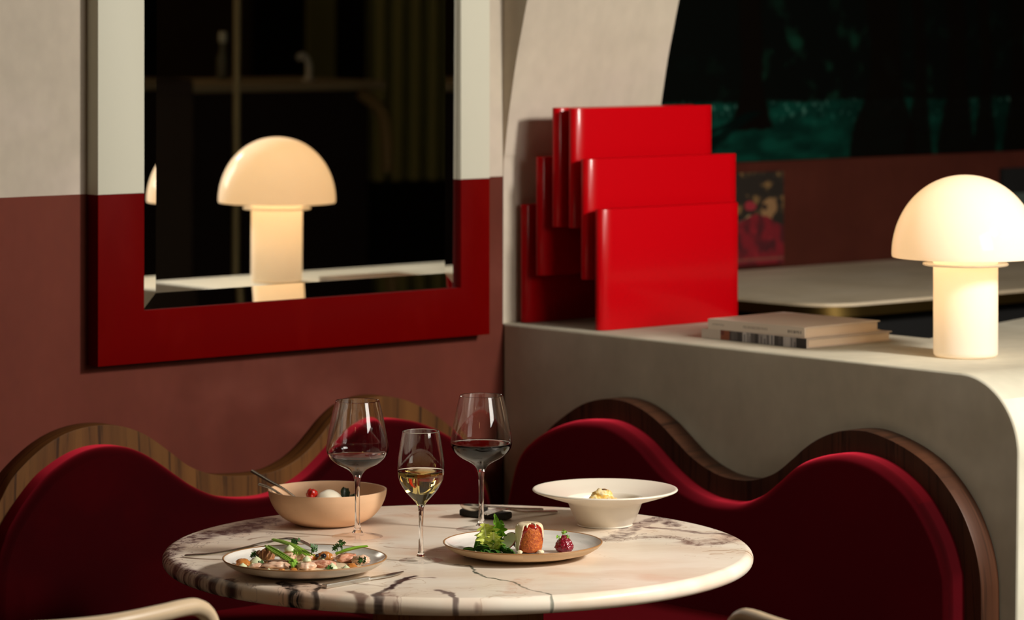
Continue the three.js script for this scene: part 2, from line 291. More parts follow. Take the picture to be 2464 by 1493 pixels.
// ---------------------------------------------------------------- benches
function bench(name, label, wood, cush, side, seat) {
  const g = thing(name, label, 'bench');
  const prep = (pts, n) => { const c = new THREE.SplineCurve(V2(pts)).getSpacedPoints(n).map((p) => [side < 0 ? -p.x : p.x, p.y]); return c; };
  const mk = (pts, floorY, n) => { const c = prep(pts, n).filter(([, y]) => y > floorY + 0.004), s = new THREE.Shape(); s.moveTo(c[0][0], floorY); c.forEach(([x, y]) => s.lineTo(x, y)); s.lineTo(c[c.length - 1][0], floorY); s.closePath(); return s; };
  const place = (e) => (side < 0 ? e.rotateY(Math.PI / 2) : e);
  const w = new THREE.ExtrudeGeometry(mk(wood, 0, 220), { depth: 0.042, bevelEnabled: true, bevelSize: 0.0012, bevelThickness: 0.0015, bevelOffset: -0.0012, bevelSegments: 2 }).translate(0, 0, 0.003);
  part('wooden_back', metric(place(flatCaps(creased(w, 0.4))), 1), side < 0 ? M.walnut : M.walnutShaded, g);  // right back takes the darkened walnut, shade in the colour
  // the cushion: a straight side wall, a small rounded edge, and a flat front down to the seat
  const C = prep(cush, 240), rows = [[0.04, 0], [0.05, 0], [0.072, 0]]; for (let k = 1; k <= 7; k++) { const t = (k / 7) * Math.PI / 2; rows.push([0.072 + 0.016 * Math.sin(t), 0.016 * (1 - Math.cos(t))]); }
  const nrm = C.map((_, i) => { const p = C[Math.max(0, i - 1)], q = C[Math.min(C.length - 1, i + 1)], l = Math.hypot(q[0] - p[0], q[1] - p[1]); return [-(q[1] - p[1]) / l, (q[0] - p[0]) / l]; }), pos = [], idx = [], W = C.length;
  for (const [z, o] of rows) C.forEach(([x, y], i) => pos.push(x - nrm[i][0] * o, y - nrm[i][1] * o, z));
  for (let k = 0; k < rows.length - 1; k++) for (let i = 0; i < W - 1; i++) { const a = k * W + i; idx.push(a, a + W, a + 1, a + 1, a + W, a + W + 1); }
  const lastRow = (rows.length - 1) * W, cap = pos.length / 3;
  for (let i = 0; i < W; i++) { const j = (lastRow + i) * 3; pos.push(pos[j], pos[j + 1], pos[j + 2]); } for (let i = 0; i < W; i++) { const j = (lastRow + i) * 3; pos.push(pos[j], 0.47, pos[j + 2]); }
  for (let i = 0; i < W - 1; i++) idx.push(cap + i, cap + W + i, cap + i + 1, cap + i + 1, cap + W + i, cap + W + i + 1);
  const c = new THREE.BufferGeometry(); c.setAttribute('position', new THREE.Float32BufferAttribute(pos, 3)); c.setIndex(idx); c.computeVertexNormals();
  for (let i = cap; i < pos.length / 3; i++) c.attributes.normal.setXYZ(i, 0, 0, 1);
  part('back_cushion', metric(place(c), 1), M.velvet, g);
  const [x0, x1, z0, z1] = seat;
  part('seat_cushion', box(x0, x1, 0.38, 0.52, z0, z1, 0.03), M.seatCloth, g);
  part('seat_base', box(x0 + 0.02, x1 - 0.02, 0, 0.379, z0 + 0.02, z1 - 0.02), M.walnutShaded, g);
  return g;
}
const woodL = [[1.199, 0.4], [1.199, 0.56], [1.195, 0.64], [1.182, 0.7], [1.157, 0.7435], [1.1364, 0.7757], [1.1117, 0.7988], [1.0818, 0.8202], [1.0551, 0.8349], [1.0265, 0.846], [0.9978, 0.8522], [0.9689, 0.8548], [0.9363, 0.8536], [0.907, 0.848], [0.8774, 0.838], [0.8521, 0.825], [0.8257, 0.8075], [0.7991, 0.7884], [0.7733, 0.77], [0.7465, 0.7573], [0.7195, 0.7483], [0.685, 0.7422], [0.6365, 0.739], [0.6042, 0.739], [0.5792, 0.7415], [0.553, 0.7489], [0.5276, 0.7594], [0.5012, 0.7759], [0.4755, 0.798], [0.4488, 0.8223], [0.4151, 0.844], [0.3764, 0.8555], [0.3324, 0.8572], [0.286, 0.8486], [0.2391, 0.8303], [0.207, 0.813], [0.1756, 0.7925], [0.142, 0.765], [0.1112, 0.7298], [0.0854, 0.6842], [0.068, 0.627], [0.06, 0.5], [0.06, 0.4]];
const cushL = [[1.193, 0.47], [1.19, 0.62], [1.1725, 0.6812], [1.1521, 0.715], [1.1275, 0.7453], [1.0962, 0.7762], [1.068, 0.7946], [1.032, 0.8113], [0.9965, 0.8203], [0.9608, 0.8215], [0.9239, 0.8162], [0.891, 0.8033], [0.8579, 0.7838], [0.8211, 0.7587], [0.791, 0.7392], [0.7607, 0.7239], [0.7302, 0.713], [0.6913, 0.7056], [0.6494, 0.7023], [0.6144, 0.7037], [0.5811, 0.7107], [0.5466, 0.7244], [0.5202, 0.7388], [0.4871, 0.7629], [0.4538, 0.7892], [0.4202, 0.8077], [0.3864, 0.8173], [0.3523, 0.8194], [0.3062, 0.8139], [0.2685, 0.8047], [0.2275, 0.7882], [0.1883, 0.7672], [0.1465, 0.7331], [0.1187, 0.6812], [0.104, 0.6383], [0.1, 0.5695], [0.1, 0.47]].map(([x, y]) => [x - 0.004, y]);
const woodR = [[0.0767, 0.4], [0.0767, 0.5655], [0.0863, 0.6313], [0.1007, 0.6707], [0.1211, 0.7121], [0.1509, 0.7551], [0.1875, 0.7877], [0.2238, 0.8119], [0.2713, 0.8379], [0.3126, 0.8516], [0.3534, 0.8582], [0.3995, 0.857], [0.445, 0.8459], [0.49, 0.8253], [0.5291, 0.7999], [0.5678, 0.7754], [0.6114, 0.7569], [0.6545, 0.747], [0.7023, 0.746], [0.7394, 0.7521], [0.7811, 0.7674], [0.8224, 0.7955], [0.8533, 0.8186], [0.8889, 0.8386], [0.9339, 0.8543], [0.9832, 0.8604], [1.0223, 0.8571], [1.0657, 0.8467], [1.104, 0.8332], [1.1419, 0.8136], [1.1748, 0.7876], [1.2029, 0.7571], [1.2237, 0.7248], [1.2398, 0.688], [1.2495, 0.6479], [1.2523, 0.596], [1.2523, 0.4]];
const cushR = [[0.1, 0.47], [0.102, 0.58], [0.1067, 0.6336], [0.1187, 0.6805], [0.1342, 0.7213], [0.1568, 0.751], [0.1992, 0.7793], [0.247, 0.8001], [0.2943, 0.8146], [0.341, 0.8205], [0.3883, 0.8211], [0.4339, 0.811], [0.479, 0.7912], [0.5236, 0.7612], [0.556, 0.7415], [0.5997, 0.7217], [0.6493, 0.7102], [0.7023, 0.7095], [0.7445, 0.7164], [0.7862, 0.734], [0.8274, 0.7629], [0.8632, 0.7889], [0.9037, 0.8073], [0.9533, 0.8201], [0.9975, 0.8231], [1.0469, 0.8163], [1.0947, 0.7983], [1.1373, 0.7711], [1.1703, 0.7356], [1.1957, 0.6969], [1.2102, 0.6598], [1.2156, 0.6257], [1.2165, 0.47]];
bench('wavy_bench', 'red velvet bench with a wavy walnut back against the left wall', woodL, cushL, -1, [0.09, 0.56, 0.57, 1.2]);
bench('wavy_bench', 'red velvet bench with a wavy walnut back against the grey counter', woodR, cushR, 1, [0.09, 1.23, 0.09, 0.56]);

// ---------------------------------------------------------------- lamp on the counter
{
  const g = thing('mushroom_lamp', 'glowing white glass mushroom lamp on the grey counter', 'lamp', [0.998, TOP, -0.203]);
  part('stem', lathe([[0, 0.0005], [0.052, 0.0005], [0.0555, 0.004], [0.056, 0.01], [0.056, 0.172]], 64), M.opal, g);
  part('collar', lathe([[0.0562, 0.1585], [0.073, 0.1585], [0.0745, 0.16], [0.073, 0.1625], [0.0562, 0.1625]], 64), M.opalGloss, g);
  const d = [[0.1272, 0.173], [0.128, 0.1765]]; for (let k = 1; k <= 40; k++) { const a = (k / 40) * Math.PI / 2; d.push([0.128 * Math.cos(a) ** 0.97, 0.1765 + 0.139 * Math.sin(a)]); }
  d[d.length - 1][0] = 0; part('dome_shade', lathe(d, 96), M.opalGloss, g);
  for (const y of [0.215, 0.09]) part('bulb', new THREE.SphereGeometry(0.026, 20, 14).translate(0, y, 0), phys({ color: 0xffffff, emissive: lin(1, 0.6, 0.25), emissiveIntensity: 0.8, roughness: 0.5 }), g);
  for (const [y, p] of [[0.215, LAMP_POWER], [0.09, STEM_POWER]]) { const l = new THREE.PointLight(lin(1, 0.54, 0.2), p); l.position.set(0, y, 0); l.castShadow = true; l.shadow.radius = 1.2; g.add(l); }
}

// ---------------------------------------------------------------- red rack
{
  const g = thing('magazine_rack', 'glossy red stepped rack of six upright panels at the left end of the counter', 'rack', [0.14, TOP, -0.2]);
  [[0.235, 0, 0, -0.399], [0.194, 0.093, -0.001, -0.434], [0.155, 0.188, -0.005, -0.405], [0.111, 0.188, -0.002, -0.4], [0.066, 0.093, 0, -0.4], [0.022, 0, 0.001, -0.395]].forEach(([x, y, za, zb]) => {
    const zm = (za - 0.03 + zb) / 2, len = za - 0.03 - zb, s = new THREE.Shape(), t = 0.0145;
    const e0 = 0.028; s.absellipse(len / 2 - e0, 0, e0, t, -Math.PI / 2, Math.PI / 2, false); s.absellipse(-len / 2 + e0, 0, e0, t, Math.PI / 2, Math.PI * 1.5, false); s.closePath();
    const e = new THREE.ExtrudeGeometry(s, { depth: 0.2255, bevelEnabled: true, bevelSize: 0.001, bevelThickness: 0.001, bevelOffset: -0.001, bevelSegments: 2, curveSegments: 28 }).rotateX(-Math.PI / 2).rotateY(Math.PI / 2).translate(x - 0.14, y + 0.0012, zm + 0.2);
    part('panel', creased(e, 0.5), M.red, g);
  });
  for (const [x0, x1, y] of [[0.25, 0.194, 0.16], [0.21, 0.155, 0.25], [0.17, 0.111, 0.3], [0.125, 0.066, 0.25], [0.08, 0.022, 0.16]]) for (const z of [-0.12, -0.3])
    part('spacer', new THREE.CylinderGeometry(0.008, 0.008, x0 - x1 - 0.028, 14).rotateZ(Math.PI / 2).translate((x0 + x1) / 2 - 0.147, y, z + 0.2), M.red, g);
}

// ---------------------------------------------------------------- books
function canvasTex(w, h, draw) { const c = document.createElement('canvas'); c.width = w; c.height = h; draw(c.getContext('2d'), w, h); const t = new THREE.CanvasTexture(c); t.colorSpace = THREE.SRGBColorSpace; return t; }
{
  const spine1 = canvasTex(1024, 96, (x, w, h) => {
    x.fillStyle = '#cfc3b6'; x.fillRect(0, 0, w, h);
    x.fillStyle = '#8c4a2c'; x.fillRect(190, 0, 90, h); x.fillStyle = '#6d2f1d'; x.fillRect(190, 0, 36, h * 0.5);
    const r = rng(8); let p = 280; while (p < 940) { const ww = 10 + r() * 34, v = [206, 182, 150, 96, 64, 190, 168][Math.floor(r() * 7)]; x.fillStyle = `rgb(${v},${v - 6},${v - 8})`; x.fillRect(p, 0, ww + 1, h); if (r() < 0.5) { x.fillStyle = 'rgba(40,38,44,0.5)'; x.fillRect(p + ww * 0.3, h * r() * 0.5, ww * 0.4, h); } p += ww; }
    x.fillStyle = '#221d1c'; x.fillRect(925, 0, 99, h);
  });
  const spine2 = canvasTex(1024, 96, (x, w, h) => {
    x.fillStyle = '#ddd0c0'; x.fillRect(0, 0, w, h);
    const ticks = (x0, x1, hh, col, w2) => { x.fillStyle = col; const q = rng(x0); for (let p = x0; p < x1; p += w2 * (1.6 + q())) x.fillRect(p, h / 2 - hh / 2 + q() * 3, w2, hh - q() * 6); };
    ticks(50, 170, 18, '#9d9184', 4); ticks(380, 640, 30, '#9d9080', 6); ticks(850, 985, 28, '#4d443d', 9);
  });
  const book = (name, label, at, turn, len, dep, th, spineTex, coverMat) => {
    const g = thing(name, label, 'book', at, turn);
    const sp = std({ map: spineTex, roughness: 0.55 });
    part('front_cover', box(0, len, th - 0.002, th, -dep, 0), coverMat, g);
    part('back_cover', box(0, len, 0, 0.002, -dep, 0), coverMat, g);
    part('page_block', box(0.003, len - 0.003, 0.002, th - 0.002, -dep + 0.004, -0.004), M.paper, g);
    part('spine', new THREE.BoxGeometry(len, th, 0.004).translate(len / 2, th / 2, 0.002), [4].length ? [coverMat, coverMat, coverMat, coverMat, sp, coverMat] : sp, g);
    return g;
  };
  book('book', 'lower book on the counter, its spine printed with grey photographs', [0.459, TOP, -0.091], R(0), 0.268, 0.218, 0.0175, spine1, std({ color: 0xcabcae, roughness: 0.5 }));
  book('book', 'upper cream book lying on the other book on the counter', [0.477, TOP + 0.0176, -0.09], R(2), 0.238, 0.2, 0.0185, spine2, M.cover);
}

// ---------------------------------------------------------------- beyond the counter
{
  const b = thing('bar_counter', 'pale stone bar top with a thin brass edge beyond the red rack', 'bar', [-0.34, 0, -2]);
  const s = (o) => { const p = new THREE.Shape(), x0 = -0.46, x1 = 0.335 - o, z0 = -1.1 + o, r = 0.12; p.moveTo(x0, z0); p.lineTo(x1 - r, z0); p.quadraticCurveTo(x1, z0, x1, z0 + r); p.lineTo(x1, 2.6); p.lineTo(x0, 2.6); p.closePath(); return p; };
  const slab = (o, d) => new THREE.ExtrudeGeometry(s(o), { depth: d, bevelEnabled: false, curveSegments: 16 }).rotateX(-Math.PI / 2);
  part('stone_top', metric(creased(slab(0.003, 0.006).translate(0, 0.944, 0), 0.5), 2), std({ map: plaster([240, 220, 188], [214, 194, 162], [246, 230, 204], 3.3, 1.6), roughness: 0.5 }), b);
  part('brass_edge', creased(slab(0, 0.022).translate(0, 0.9215, 0), 0.5), M.brass, b);
  part('dark_front', creased(slab(0.05, 0.92), 0.5), M.dark, b);
  const painting = tex(256, 384, (u, v) => paint(u, v).map((k) => k * 0.8), { wrap: THREE.ClampToEdgeWrapping });
  function paint(u, v) {
    let c = [38, 26, 12]; const n = fbm(u * 5, v * 6, 1.7, 4), m = fbm(u * 6 + 4, v * 5, 9.2, 4);
    if (v > 0.55) c = mix3(c, [150, 112, 62], smooth(n, 0.08, 0.3));
    c = mix3(c, [178, 132, 84], smooth(Math.hypot((u - 0.72) / 0.2, (v - 0.6) / 0.16) + m * 0.9, 1, 0.75));
    c = mix3(c, [46, 26, 16], smooth(Math.hypot((u - 0.66) / 0.05, (v - 0.62) / 0.04), 1, 0.7));
    c = mix3(c, [186, 40, 56], smooth(Math.hypot((u - 0.42) / 0.12, (v - 0.64) / 0.06) + n, 1, 0.7));
    c = mix3(c, [196, 176, 128], smooth(Math.hypot((u - 0.4) / 0.11, (v - 0.5) / 0.05) + n, 1, 0.7));
    c = mix3(c, [112, 132, 118], smooth(Math.hypot((u - 0.28) / 0.1, (v - 0.46) / 0.04) + n, 1, 0.7));
    const body = 0.47 + 0.07 * Math.sin((u - 0.2) * 5) + 0.05 * n; 
    if (v < body) c = mix3(mix3([150, 6, 28], [84, 4, 16], smooth(m, -0.15, 0.25)), [190, 24, 44], smooth(n, 0.1, 0.35) * 0.6);
    if (v < 0.075 && v > 0.045) c = [150, 70, 58];
    return c;
  }
  const pg = thing('small_painting', 'small red and brown painting on the wall just right of the red rack', 'painting', [-0.8, 0.962, -1.475], Math.PI / 2);
  part('canvas', new THREE.BoxGeometry(0.19, 0.222, 0.02).translate(0, 0.111, 0.002), [0, 1, 2, 3, 4, 5].map((k) => (k === 4 ? std({ map: painting, roughness: 0.7 }) : std({ color: 0x5a0f12, roughness: 0.8 }))), pg);
  const fr = thing('picture_frame', 'small dark framed picture on the wall behind the lamp dome', 'picture', [-0.805, 1.05, -2.45], Math.PI / 2);
  part('frame', box(-0.07, 0.07, 0, 0.115, -0.004, 0.012, 0.003), M.dark, fr);
  part('print', box(-0.05, 0.05, 0.015, 0.05, 0.0125, 0.0135), std({ color: 0x52605a, roughness: 0.6 }), fr);
}

// ---------------------------------------------------------------- what the mirror shows of the far room
{
  const pole = thing('brass_pole', 'slim brass pole seen in the mirror above the lamp', 'pole', [3.24, 0, -1.81]);
  part('shaft', new THREE.CylinderGeometry(0.011, 0.011, 2.94, 16).translate(0, 1.5, 0), std({ color: 0x9a8f6c, metalness: 0.6, roughness: 0.5 }), pole);
  part('base', lathe([[0, 0], [0.06, 0], [0.06, 0.01], [0.02, 0.03], [0.011, 0.04]], 24), M.brass, pole);
  part('ceiling_plate', lathe([[0.011, 2.95], [0.03, 2.97], [0.04, 2.998], [0, 2.998]], 24), M.brass, pole);
  const st = thing('service_station', 'dark service counter with a pale top seen in the mirror', 'counter', [4.02, 0, -2.55]);
  part('top', box(-0.25, 0.25, 1.27, 1.3, -0.3, 0.6, 0.01), std({ color: 0x9a8a6c, roughness: 0.6 }), st);
  part('body', box(-0.22, 0.22, 0, 1.269, -0.24, 0.56), std({ color: 0x1d0f0b, roughness: 0.8 }), st);
  part('curved_bracket', tube([[-0.28, 1.26, -0.16], [-0.285, 1.2, -0.24], [-0.28, 1.1, -0.27], [-0.27, 1.0, -0.28]], 0.022, 24, 10), std({ color: 0x8a7246, roughness: 0.6 }), st);
  const tap = thing('water_tap', 'curved white tap seen in the mirror on the service counter', 'tap', [3.88, 1.3, -2.6]);
  part('spout', tube([[0, 0, 0], [0, 0.05, 0], [0.0, 0.075, 0.012], [0, 0.083, 0.03], [0, 0.075, 0.045]], 0.011, 24, 10), std({ color: 0xb8b8ae, roughness: 0.35 }), tap);
  part('foot', new THREE.CylinderGeometry(0.02, 0.022, 0.008, 20).translate(0, 0.004, 0), std({ color: 0xb8b8ae, roughness: 0.35 }), tap);
  const bt = thing('slim_bottle', 'slim pale bottle seen in the mirror beside the pole', 'bottle', [4.06, 1.3, -2.38]);
  part('body', lathe([[0, 0.002], [0.018, 0.002], [0.02, 0.01], [0.02, 0.07], [0.009, 0.1], [0.009, 0.13], [0, 0.131]], 24), std({ color: 0x55584c, roughness: 0.3 }), bt);
  part('cap', lathe([[0, 0.16], [0.012, 0.158], [0.014, 0.15], [0.014, 0.125], [0.0095, 0.125]], 24), std({ color: 0xb4bab0, roughness: 0.4 }), bt);
  const curtain = (name, label, x, z, w, mat) => {
    const n = 60, depth = 0.03, s = new THREE.Shape(); for (let i = 0; i <= n; i++) { const t = (i / n - 0.5) * w, d = depth * Math.sin(i * 0.7); i ? s.lineTo(t, d) : s.moveTo(t, d); } for (let i = n; i >= 0; i--) s.lineTo((i / n - 0.5) * w, depth * Math.sin(i * 0.7) - 0.006); s.closePath();
    return single(name, creased(new THREE.ExtrudeGeometry(s, { depth: 2.1, bevelEnabled: false }).rotateX(-Math.PI / 2), 0.8), mat, label, 'curtain', [x, 0.85, z], R(-70));
  };
  curtain('olive_curtain', 'narrow olive curtain seen in the mirror left of the wide one', 5.43, -3.9, 0.12, M.olive);
  curtain('olive_curtain', 'wide olive curtain seen at the right of the mirror', 5.22, -4.25, 0.5, M.olive);
  const cab = thing('side_cabinet', 'dark low cabinet seen in the mirror left of the pole', 'cabinet', [3.45, 0, -1.62]);
  part('body', box(-0.12, 0.12, 0, 1.33, -0.1, 0.1, 0.01), std({ color: 0x2b2019, roughness: 0.6 }), cab);
  part('door', box(-0.126, -0.121, 0.05, 1.28, -0.09, 0.09, 0.001), std({ color: 0x2f241b, roughness: 0.6 }), cab);
}

// ---------------------------------------------------------------- table
const TX = 0.9531, TZ = 0.9095, TY = 0.74, cv = Math.cos(VIEW), sv = Math.sin(VIEW);
const on = (x, z, y = 0) => [TX + x * cv + z * sv, TY + y, TZ - x * sv + z * cv];   // metres right of and towards the guest from the table's middle
{
  const g = thing('round_table', 'round veined marble table on a wooden drum pedestal', 'table', [...on(0, -0.062)].map((k, i) => (i === 1 ? 0 : k)), VIEW);
  const veins = [
    [[[-0.46, 0.03], [-0.438, -0.111], [-0.413, -0.132], [-0.393, -0.194], [-0.361, -0.207], [-0.346, -0.266], [-0.318, -0.336]], 0.034, 0.9, [64, 46, 46]],
    [[[-0.39, -0.2], [-0.35, -0.215], [-0.34, -0.25]], 0.03, 0.85, [84, 62, 60]],
    [[[-0.45, 0.065], [-0.412, 0.147], [-0.381, 0.213], [-0.355, 0.266], [-0.331, 0.29]], 0.03, 0.95, [60, 42, 42]],
    [[[-0.336, 0.225], [-0.323, 0.276], [-0.305, 0.33]], 0.011, 0.95, [48, 34, 32]],
    [[[-0.25, 0.25], [-0.235, 0.3], [-0.22, 0.351], [-0.2, 0.4]], 0.014, 1, [26, 20, 20]],
    [[[-0.245, 0.262], [-0.213, 0.262], [-0.202, 0.3], [-0.195, 0.38]], 0.006, 0.9, [40, 30, 30]],
    [[[-0.06, 0.2], [-0.078, 0.241], [-0.091, 0.3], [-0.105, 0.335], [-0.11, 0.358], [-0.096, 0.41], [-0.08, 0.43]], 0.008, 0.95, [48, 36, 36]],
    [[[-0.1, 0.35], [-0.09, 0.38], [-0.092, 0.42]], 0.016, 0.7, [110, 76, 66]],
    [[[-0.081, 0.248], [-0.058, 0.22], [-0.03, 0.21]], 0.005, 0.6, [96, 70, 62]],
    [[[0.0, 0.1], [0.023, 0.125], [0.036, 0.184], [0.058, 0.23], [0.082, 0.255], [0.103, 0.311], [0.129, 0.35], [0.134, 0.39], [0.12, 0.43]], 0.0036, 0.95, [62, 72, 62]],
    [[[0.1, 0.24], [0.09, 0.29], [0.085, 0.33]], 0.02, 0.35, [206, 150, 120]],
    [[[0.15, -0.11], [0.193, -0.124], [0.226, -0.14], [0.26, -0.194], [0.29, -0.292], [0.319, -0.336], [0.34, -0.28]], 0.02, 0.85, [92, 74, 72]],
    [[[0.225, -0.12], [0.272, -0.148], [0.325, -0.165], [0.356, -0.132], [0.36, -0.09], [0.385, -0.08], [0.426, -0.111]], 0.014, 0.8, [110, 86, 76]],
    [[[0.36, -0.1], [0.4, -0.12], [0.43, -0.15]], 0.03, 0.6, [128, 104, 94]],
    [[[0.302, -0.249], [0.341, -0.236], [0.38, -0.207], [0.43, -0.173]], 0.011, 0.8, [104, 82, 76]],
    [[[0.38, -0.02], [0.43, -0.03], [0.46, 0.0]], 0.004, 0.6, [150, 116, 84]],
    [[[-0.111, -0.071], [-0.065, -0.043], [-0.02, -0.035]], 0.004, 0.45, [150, 116, 92]],
    [[[-0.329, -0.132], [-0.292, -0.165], [-0.24, -0.173]], 0.006, 0.5, [130, 100, 80]],
    [[[-0.02, 0.33], [0.0, 0.385], [-0.01, 0.43]], 0.008, 0.7, [78, 62, 60]],
    [[[-0.15, 0.32], [-0.129, 0.37], [-0.14, 0.42]], 0.012, 0.7, [96, 66, 56]],
    [[[-0.2, 0.29], [-0.15, 0.27], [-0.1, 0.28]], 0.004, 0.5, [120, 88, 70]],
    [[[0.03, 0.4], [0.07, 0.41], [0.1, 0.4]], 0.008, 0.5, [120, 92, 80]],
  ].map(([pts, w, s, c]) => ({ pts: spline(pts.map(([x, z]) => [x, z + 0.062]), 150), w, s, c }));
  for (const v of veins) { v.x0 = Math.min(...v.pts.map((p) => p.x)) - 0.07; v.x1 = Math.max(...v.pts.map((p) => p.x)) + 0.07; v.y0 = Math.min(...v.pts.map((p) => p.y)) - 0.07; v.y1 = Math.max(...v.pts.map((p) => p.y)) + 0.07; }
  const marble = tex(1536, 1536, (u, v) => {
    const x = (u - 0.5) * 0.94, z = (v - 0.5) * 0.94;
    const wx = x + 0.022 * fbm(x * 14, z * 9, 1.3, 4), wz = z + 0.03 * fbm(x * 14, z * 9, 6.1, 4);
    const cloud = smooth(fbm(wx * 4, wz * 9, 2.2, 5), -0.3, 0.35), pink = smooth(fbm(wx * 5 + 3, wz * 6, 8.8, 4), 0.08, 0.45);
    let c = mix3([245, 233, 216], [232, 212, 190], cloud); c = mix3(c, [222, 174, 148], pink * 0.55);
    const hair = 1 - smooth(Math.abs(fbm(wx * 7, wz * 13, 4.4, 5)), 0, 0.016); c = mix3(c, [172, 134, 104], hair * 0.4 * smooth(fbm(x * 4, z * 4, 12, 2), -0.05, 0.3));
    const vx = wx + 0.007 * fbm(x * 55, z * 38, 9.9, 3), vz = wz + 0.007 * fbm(x * 55, z * 38, 3.7, 3), fade = 0.55 + 0.45 * smooth(fbm(x * 30, z * 30, 15.5, 2), -0.25, 0.1);
    for (const q of veins) {
      if (wx < q.x0 || wx > q.x1 || wz < q.y0 || wz > q.y1) continue;
      let d = 1; for (const p of q.pts) { const e = Math.hypot(vx - p.x, vz - p.y); if (e < d) d = e; }
      const body = smooth(d, q.w, q.w * 0.45), fine = fbm(wx * 60, wz * 60, 3.1, 4), web = 1 - smooth(Math.abs(fbm(wx * 34 + wz * 12, wz * 20, 5.5, 5)), 0, 0.028);
      const k = q.s * (q.w > 0.012 ? body * (0.3 + 0.7 * smooth(fine + web * 0.5, -0.15, 0.35)) : fade * smooth(d + fine * q.w * 0.6, q.w, q.w * 0.25));
      c = mix3(c, q.c, k); const near = smooth(d, q.w * 2.6, q.w); c = mix3(c, q.c, near * web * 0.4 * q.s * (q.w > 0.0135 ? 1 : 0));
    }
    return c;
  }, { wrap: THREE.ClampToEdgeWrapping });
  const r = 0.456, t = 0.026, prof = [[0, 0], [0.2, 0], [r - 0.013, 0]]; for (let k = 1; k <= 12; k++) { const a = -Math.PI / 2 + (k / 12) * Math.PI; prof.push([r - 0.013 + 0.013 * Math.cos(a), t / 2 + (t / 2) * Math.sin(a)]); } prof.push([0.2, t], [0, t]);
  const top = lathe(prof, 160).translate(0, TY - t, 0), p = top.attributes.position, uv = top.attributes.uv;
  for (let i = 0; i < p.count; i++) uv.setXY(i, p.getX(i) / 0.94 + 0.5, p.getZ(i) / 0.94 + 0.5);
  part('marble_top', top, phys({ map: marble, roughness: 0.26, specularIntensity: 0.7 }), g);
  const ped = lathe([[0, 0.001], [0.13, 0.001], [0.132, 0.004], [0.132, TY - t], [0, TY - t]], 72); const pu = ped.attributes.uv; for (let i = 0; i < pu.count; i++) pu.setXY(i, pu.getX(i) * 0.83, ped.attributes.position.getY(i));
  part('drum_pedestal', ped, M.oak, g);
}

// ---------------------------------------------------------------- glasses and wine
function wineGlass(outer, inner, level, wineMat, label, wineLabel, at) {
  const g = thing('wine_glass', label, 'wine glass', at);
  const o = spline(outer, 150), i = spline(inner, 110);
  o.forEach((p) => { p.x = Math.max(0, p.x); }); i.forEach((p) => { p.x = Math.max(0, p.x); });
  o[0].x = 0; i[i.length - 1].x = 0;
  const rimO = o[o.length - 1], rimI = i[0], mid = new THREE.Vector2((rimO.x + rimI.x) / 2, rimO.y + 0.0005), joint = 0.0075;
  const up = o.filter((p) => p.y > joint), foot = o.filter((p) => p.y <= joint && p.x > 0.006 && p.y > 0.0012);
  // below the wine's level glass and wine touch, so the bowl is closed by the wine's own surface
  const dry = i.filter((p) => p.y >= level), wall = dry[dry.length - 1], surface = [[wall.x - 0.0004, level - 0.0002], [wall.x - 0.0014, level - 0.0007], [wall.x - 0.004, level - 0.0009], [0, level - 0.0009]].map(([x, y]) => new THREE.Vector2(x, y));
  part('bowl_and_stem', creased(new THREE.LatheGeometry([new THREE.Vector2(0, joint), ...up, mid, ...dry, ...surface], 96), 0.8), M.glass, g);
  part('foot', new THREE.LatheGeometry(foot, 96), M.pane, g);
  const wet = i.filter((p) => p.y < level - 0.0012).reverse(), w = [new THREE.Vector2(0, wet[0].y), ...wet.slice(1), new THREE.Vector2(wall.x - 0.001, level - 0.0011), new THREE.Vector2(0, level - 0.0011)];
  const wg = thing('wine', wineLabel, 'wine', at);
  part('wine_body', creased(new THREE.LatheGeometry(w, 96), 0.7), wineMat, wg);
}
const burgO = [[0, 0], [0.02, 0.0002], [0.0385, 0.0002], [0.0405, 0.001], [0.0385, 0.0019], [0.028, 0.003], [0.013, 0.0062], [0.006, 0.0115], [0.0043, 0.022], [0.0039, 0.05], [0.0042, 0.08], [0.0055, 0.093], [0.009, 0.101], [0.014, 0.106], [0.022, 0.1105], [0.033, 0.1165], [0.0425, 0.1245], [0.048, 0.1335], [0.0492, 0.1415], [0.0478, 0.152], [0.0447, 0.17], [0.04, 0.194], [0.036, 0.2105], [0.0346, 0.2155]];
const burgI = [[0.0339, 0.2155], [0.0352, 0.2105], [0.0391, 0.194], [0.0438, 0.17], [0.0469, 0.152], [0.0482, 0.1415], [0.047, 0.134], [0.0415, 0.1254], [0.032, 0.1176], [0.021, 0.1117], [0.0128, 0.1074], [0.0075, 0.103], [0.0035, 0.1], [0.001, 0.0992], [0, 0.0991]];
const whO = [[0, 0], [0.018, 0.0002], [0.032, 0.0002], [0.0338, 0.0009], [0.032, 0.0017], [0.023, 0.0028], [0.01, 0.0062], [0.005, 0.0125], [0.0037, 0.026], [0.0034, 0.055], [0.004, 0.077], [0.0066, 0.0862], [0.0122, 0.0935], [0.0205, 0.1025], [0.0285, 0.1135], [0.0335, 0.125], [0.0353, 0.136], [0.0348, 0.15], [0.0326, 0.169], [0.0296, 0.187], [0.0276, 0.1965]];
const whI = [[0.027, 0.1965], [0.0289, 0.187], [0.0318, 0.169], [0.034, 0.15], [0.0344, 0.136], [0.0326, 0.1258], [0.0276, 0.1148], [0.0196, 0.1042], [0.0112, 0.0957], [0.005, 0.0902], [0.0015, 0.0888], [0, 0.0887]];
wineGlass(burgO, burgI, 0.1285, M.redWine, 'balloon wine glass with a little red wine beside the tan bowl', 'shallow pour of red wine in the glass beside the tan bowl', on(-0.1604, -0.1565));
